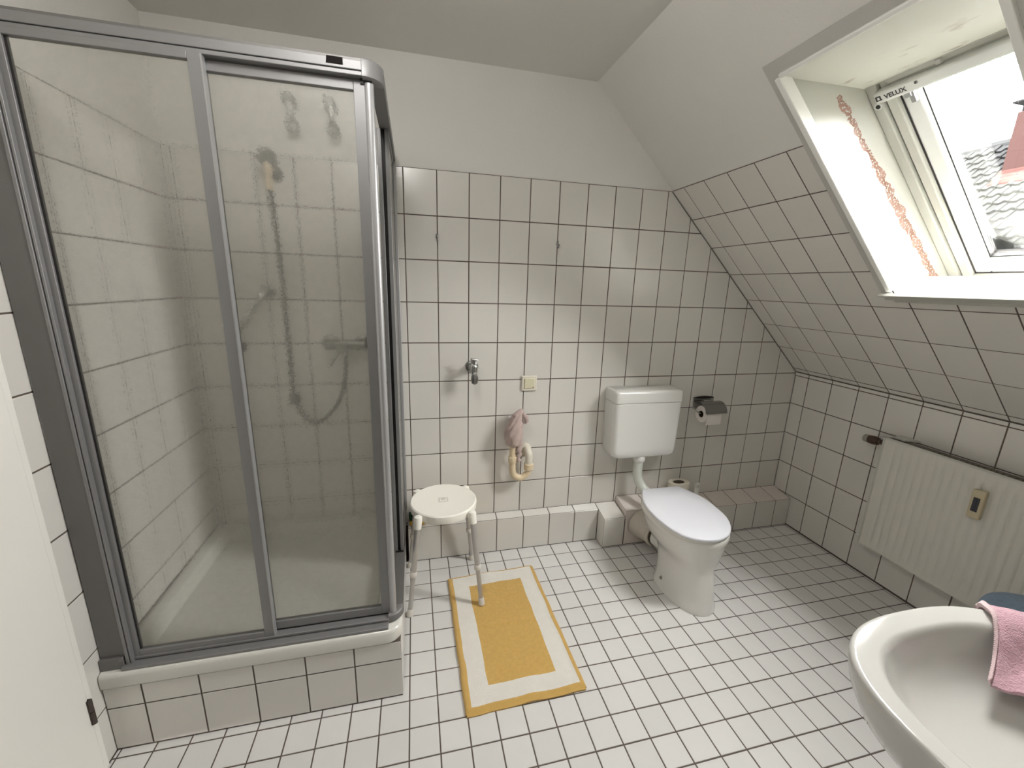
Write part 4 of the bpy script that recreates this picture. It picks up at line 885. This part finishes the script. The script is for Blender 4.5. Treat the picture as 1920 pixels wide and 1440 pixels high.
# brush holder and brush behind the toilet
bh = thing('brush_holder', (1.62, -0.065, 0.245), 'cream plastic toilet brush holder on the ledge behind the toilet', 'brush holder')
def bring(z, r0, r1): return [(1.618+(0.072 if math.cos(a) > 0 else 0.066)*r0*math.copysign(abs(math.cos(a))**0.8, math.cos(a)), -0.064+0.045*r0*math.sin(a)*r1, z) for a in [2*PI*k/28 for k in range(28)]]
P(MB().rings([bring(0.246,0.9,1), bring(0.250,0.95,1), bring(0.338,1.0,1), bring(0.345,0.98,1), bring(0.347,0.90,1), bring(0.344,0.55,0.9), bring(0.330,0.48,0.9), bring(0.27,0.42,0.9)]), 'holder_body', M['creamw'], bh, smooth=50)
P(MB().rings([bring(0.3435,0.56,0.92), bring(0.345,0.50,0.9), bring(0.325,0.46,0.9)]), 'holder_mouth', M['grease'], bh, smooth=50)
bs = thing('toilet_brush', (1.735, -0.10, 0.216), 'white brush handle with a hanging hole standing right of the toilet', 'toilet brush')
hm = MB(); 
for (a, b, c, d) in ((1.716,1.7225,0.219,0.340),(1.7405,1.747,0.219,0.340),(1.716,1.747,0.333,0.342),(1.7225,1.7405,0.219,0.308)): hm.box(a, b, -0.100, -0.090, c, d)
P(hm, 'brush_handle', M['seatr'], bs, bevel=0.0015)

# ------------------------------------------------------------------ radiator
rd = thing('radiator', (2.38, -1.2, 0.22), 'white ribbed panel radiator on the knee wall', 'radiator')
RX, RY0, RY1, RZa, RZb = 2.330, -0.645, -1.85, 0.222, 0.820
pr_ = MB()
pts = [(RX, RY0), (RX, RY0-0.022)]
y = RY0-0.022-0.012
face = []
nrib = 34; step = (abs(RY1-RY0)-0.06)/nrib
mbp = MB()
def ribface(z, depth):
    out = [(RX, RY0, z), (RX, RY0-0.030, z)]
    for k in range(nrib):
        y0 = RY0-0.030-k*step
        for f, d in ((0.20,0.0),(0.52,0.0),(0.60,depth),(0.68,depth),(0.76,0.0)): out.append((RX+d, y0-f*step, z))
    out += [(RX, RY1+0.03, z), (RX, RY1, z), (RX+0.012, RY1, z), (RX+0.012, RY0, z)]; return out
mbp.rings([ribface(RZa, 0), ribface(RZa+0.035, 0), ribface(RZa+0.055, 0.0055), ribface(RZb-0.065, 0.0055), ribface(RZb-0.045, 0), ribface(RZb, 0)])
P(mbp, 'front_panel', M['rad'], rd, smooth=50)
P(MB().box(2.345, 2.395, RY1, RY0-0.004, RZa+0.01, RZb-0.014), 'core', M['rad'], rd, bevel=0.003)
gr = MB()
for k in range(60): y0 = RY0-0.01-k*0.0198; gr.box(2.345, 2.395, y0, y0-0.006, RZb-0.014, RZb-0.006)
gr.box(2.343, 2.347, RY1, RY0, RZb-0.014, RZb-0.002).box(2.392, 2.396, RY1, RY0, RZb-0.014, RZb-0.002)
P(gr, 'top_grille', M['radd'], rd, smooth=0)
P(MB().box(2.3305, 2.398, RY0-0.001, RY0+0.003, RZa, RZb), 'side_cover', M['rad'], rd, bevel=0.002)
P(MB().box(2.327, 2.334, RY1, RY0+0.004, RZb-0.006, RZb+0.001).box(2.327, 2.334, RY0-0.004, RY0+0.004, RZa, RZb), 'edge_fold', M['winpaint'], rd, bevel=0.001)
P(MB().box(2.396, 2.431, -0.80, -0.84, 0.30, 0.78).box(2.396, 2.431, -1.60, -1.64, 0.30, 0.78), 'wall_bracket', M['rad'], rd, bevel=0.001)
P(MB().prism([(2.372,-0.655,RZb-0.004),(2.431,-0.655,RZb-0.004),(2.431,-0.735,RZb-0.004),(2.372,-0.705,RZb-0.004)], (0,0,0.010)), 'top_clip', M['winpaint'], rd, bevel=0.002)
vv = P(MB().tube([(2.365,-0.640,0.777),(2.365,-0.618,0.777),(2.365,-0.612,0.777),(2.365,-0.604,0.777)], [0.013,0.013,0.010,0.014], 16), 'valve_neck', M['valve'], rd)
vb = P(MB().tube([(2.365,-0.606,0.777),(2.365,-0.600,0.777),(2.365,-0.578,0.775),(2.365,-0.556,0.774)], [0.012,0.020,0.0235,0.0215], 20), 'valve_body', M['valve'], rd)
sub(MB().tube([(2.365,-0.556,0.774),(2.365,-0.545,0.774),(2.365,-0.532,0.773),(2.365,-0.526,0.773)], [0.0215,0.0210,0.0185,0.011], 20), 'valve_cap', M['valvec'], vb, rd)
P(MB().tube([(2.365,-0.598,0.777),(2.385,-0.598,0.777),(2.4315,-0.598,0.777)], 0.009, 12), 'supply_pipe', M['valve'], rd)
P(MB().lathe([(0.006,-0.640),(0.011,-0.632),(0.012,-0.620),(0.007,-0.612)], (2.36,0,0.250), 'y', 12), 'vent_plug', M['winwhite'], rd)
mt_ = P(MB().prism([(RX-0.002,-1.0205,0.733),(RX-0.002,-1.064,0.738),(RX-0.002,-1.064,0.609),(RX-0.002,-1.0225,0.607)], (-0.020,0,0)), 'heat_meter', M['meter'], rd, bevel=0.004)
sub(MB().box(RX-0.0235, RX-0.0215, -1.032, -1.053, 0.640, 0.702), 'meter_window', M['dark'], mt_, rd)
sub(MB().box(RX-0.0245, RX-0.0232, -1.0415, -1.0435, 0.643, 0.699), 'meter_tube', M['ink'], mt_, rd)

# round stool with a blue terry cover, behind the basin
bt = thing('covered_stool', (2.06, -1.45, 0), 'round stool with a blue terry cover between radiator and washbasin', 'stool')
def wavy(r, z, amp): return [(2.06+(r+amp*math.sin(9*a)+amp*0.6*math.sin(14*a+1))*math.cos(a), -1.45+(r+amp*math.sin(9*a)+amp*0.6*math.sin(14*a+1))*math.sin(a), z) for a in [2*PI*k/72 for k in range(72)]]
P(MB().rings([wavy(0.192,0.26,0.006), wavy(0.190,0.40,0.003), wavy(0.188,0.452,0.001), wavy(0.182,0.468,0.0), wavy(0.165,0.478,0.0), wavy(0.05,0.481,0.0)], cap0=False), 'terry_cover', M['blue'], bt, smooth=60)
for k in range(3):
    a = PI/2+k*2*PI/3; P(MB().tube([(2.06+0.12*math.cos(a),-1.45+0.12*math.sin(a),0.44), (2.06+0.15*math.cos(a),-1.45+0.15*math.sin(a),0.0)], 0.012, 12), 'leg', M['leg'], bt)

# ------------------------------------------------------------------ washbasin and pink towel
BX, BY = 1.076, -1.82
bsn = thing('washbasin', (BX, YF, 0.66), 'white ceramic washbasin in the near right corner', 'washbasin')
def bas(a, bf, bb, z, ex=2.65, n=72, yc=BY, exb=5.0, rnd=0.0):
    out = []
    for k in range(n):
        t = 2*PI*k/n; c, s = math.cos(t), math.sin(t); e = ex if s > 0 else exb
        y = yc + (bf if s > 0 else bb)*math.copysign(abs(s)**(2/e), s)
        out.append((BX + a*math.copysign(abs(c)**(2/e), c), max(y, YF+0.002), z))
    return out
rg = [bas(0.10,0.06,0.20,0.640), bas(0.17,0.13,0.26,0.655), bas(0.228,0.20,0.32,0.690), bas(0.266,0.238,0.338,0.735), bas(0.284,0.254,0.338,0.775), bas(0.291,0.261,0.338,0.805),
      bas(0.2925,0.2625,0.338,0.824), bas(0.2915,0.2615,0.3375,0.8285), bas(0.2885,0.2585,0.337,0.8315), bas(0.2865,0.2565,0.336,0.8322), bas(0.285,0.255,0.335,0.8324), bas(0.283,0.253,0.334,0.8321), bas(0.270,0.240,0.325,0.8301), bas(0.2535,0.2245,0.18,0.8276,2.7), bas(0.2505,0.222,0.16,0.8270,2.7), bas(0.2485,0.220,0.158,0.8263,2.7), bas(0.2445,0.217,0.155,0.8238,2.7), bas(0.2405,0.213,0.152,0.8185,2.65), bas(0.238,0.2105,0.15,0.811,2.6),
      bas(0.232,0.205,0.145,0.797,2.55), bas(0.218,0.193,0.135,0.768,2.5), bas(0.195,0.170,0.12,0.738,2.4), bas(0.155,0.135,0.10,0.716,2.2), bas(0.09,0.08,0.06,0.703,2.0), bas(0.03,0.03,0.03,0.699,2.0)]
P(MB().rings(rg), 'bowl', M['basin'], bsn, smooth=60)
P(MB().lathe([(0.030,0.6995),(0.030,0.703),(0.018,0.704)], (BX,BY,0), n=20), 'drain_ring', M['chrome'], bsn)
P(MB().tube([(BX,BY,0.66),(BX,BY,0.42),(BX,BY-0.05,0.38),(BX,YF+0.002,0.38)], 0.018, 14), 'waste_pipe', M['chrome'], bsn)
P(MB().lathe([(0.026,0.832),(0.026,0.84),(0.022,0.90),(0.012,0.915)], (BX,-2.06,0), n=20), 'tap_body', M['chrome'], bsn)
P(MB().tube([(BX,-2.06,0.875),(BX,-2.02,0.895),(BX,-1.94,0.885)], [0.014,0.013,0.012], 14), 'tap_spout', M['chrome'], bsn)

tw_ = thing('pink_towel', (1.30, -1.62, 0.83), 'pink terry towel hung over the washbasin rim', 'towel')
# follows the rim: outside drop, over the rim, down inside the bowl; direction of drape is the inward normal of the rim corner
def towel():
    rows = 34; cols = 30; top = []
    # centre lines at the towel's left edge and right edge: lists of points (outside -> inside)
    A = smooth_path([(1.286,-1.573,0.72),(1.284,-1.576,0.79),(1.278,-1.584,0.826),(1.265,-1.600,0.8345),(1.248,-1.622,0.834),(1.220,-1.646,0.808),(1.185,-1.668,0.778),(1.140,-1.690,0.757)], 6)
    B = smooth_path([(1.400,-1.72,0.72),(1.395,-1.72,0.79),(1.388,-1.725,0.828),(1.368,-1.732,0.8360),(1.335,-1.745,0.834),(1.302,-1.755,0.805),(1.27,-1.770,0.772),(1.225,-1.800,0.742)], 6)
    n = len(A); g = []
    for i in range(n):
        row = []
        for j in range(cols+1):
            t = j/cols; p = A[i]*(1-t)+B[i]*t
            bulge = 0.020*math.sin(PI*t)          # bend round the corner of the rim
            f = min(1.0, i/n*1.0)
            p = p + Vector((0.7, 0.55, 0))*bulge*(1-0.85*max(0,(i/n-0.55)))
            p.z += 0.003*noise.noise((p.x*60, p.y*60, 1.0)) + 0.004*math.sin(t*9+i*0.25)*(1 if i > n*0.6 else 0.3)
            row.append(p)
        g.append(row)
    mb = MB(); th = 0.009
    top_ = [p for r in g for p in r]
    W = cols+1; nrm = []
    for i in range(n):
        for j in range(W):
            a = g[min(i+1,n-1)][j]-g[max(i-1,0)][j]; b = g[i][min(j+1,cols)]-g[i][max(j-1,0)]
            q = a.cross(b).normalized(); nrm.append(q)
    if nrm[(n//2)*W+W//2].z < 0: nrm = [-q for q in nrm]
    hi = [p+nrm[k]*th for k, p in enumerate(top_)]; lo_ = top_
    N0 = len(hi); mb.v = [tuple(p) for p in hi]+[tuple(p) for p in lo_]
    for i in range(n-1):
        for j in range(cols):
            a, b, c, d = i*W+j, i*W+j+1, (i+1)*W+j+1, (i+1)*W+j
            mb.f.append((a, b, c, d)); mb.f.append((a+N0, d+N0, c+N0, b+N0))
    for i in range(n-1):
        for j in (0, cols): a, d = i*W+j, (i+1)*W+j; mb.f.append((a, d, d+N0, a+N0))
    for j in range(cols):
        for i in (0, n-1): a, b = i*W+j, i*W+j+1; mb.f.append((a, b, b+N0, a+N0))
    return mb, A
tm_, A_ = towel()
P(tm_, 'towel_cloth', M['pink'], tw_, smooth=60)
hem = MB()
for i in range(10, len(A_)-1):
    for k in range(2):
        p = A_[i]*(1-k/2)+A_[i+1]*(k/2)+Vector((0,0,0.006)); hem.tube([p+Vector((0.004,0.003,0.006)), p+Vector((-0.005,0.003,0.002)), p+Vector((-0.003,0.0,-0.006))], 0.0014, 5)
P(hem, 'hem_stitching', mat('hem_thread', (0.72,0.56,0.58), 0.9), tw_, smooth=0)
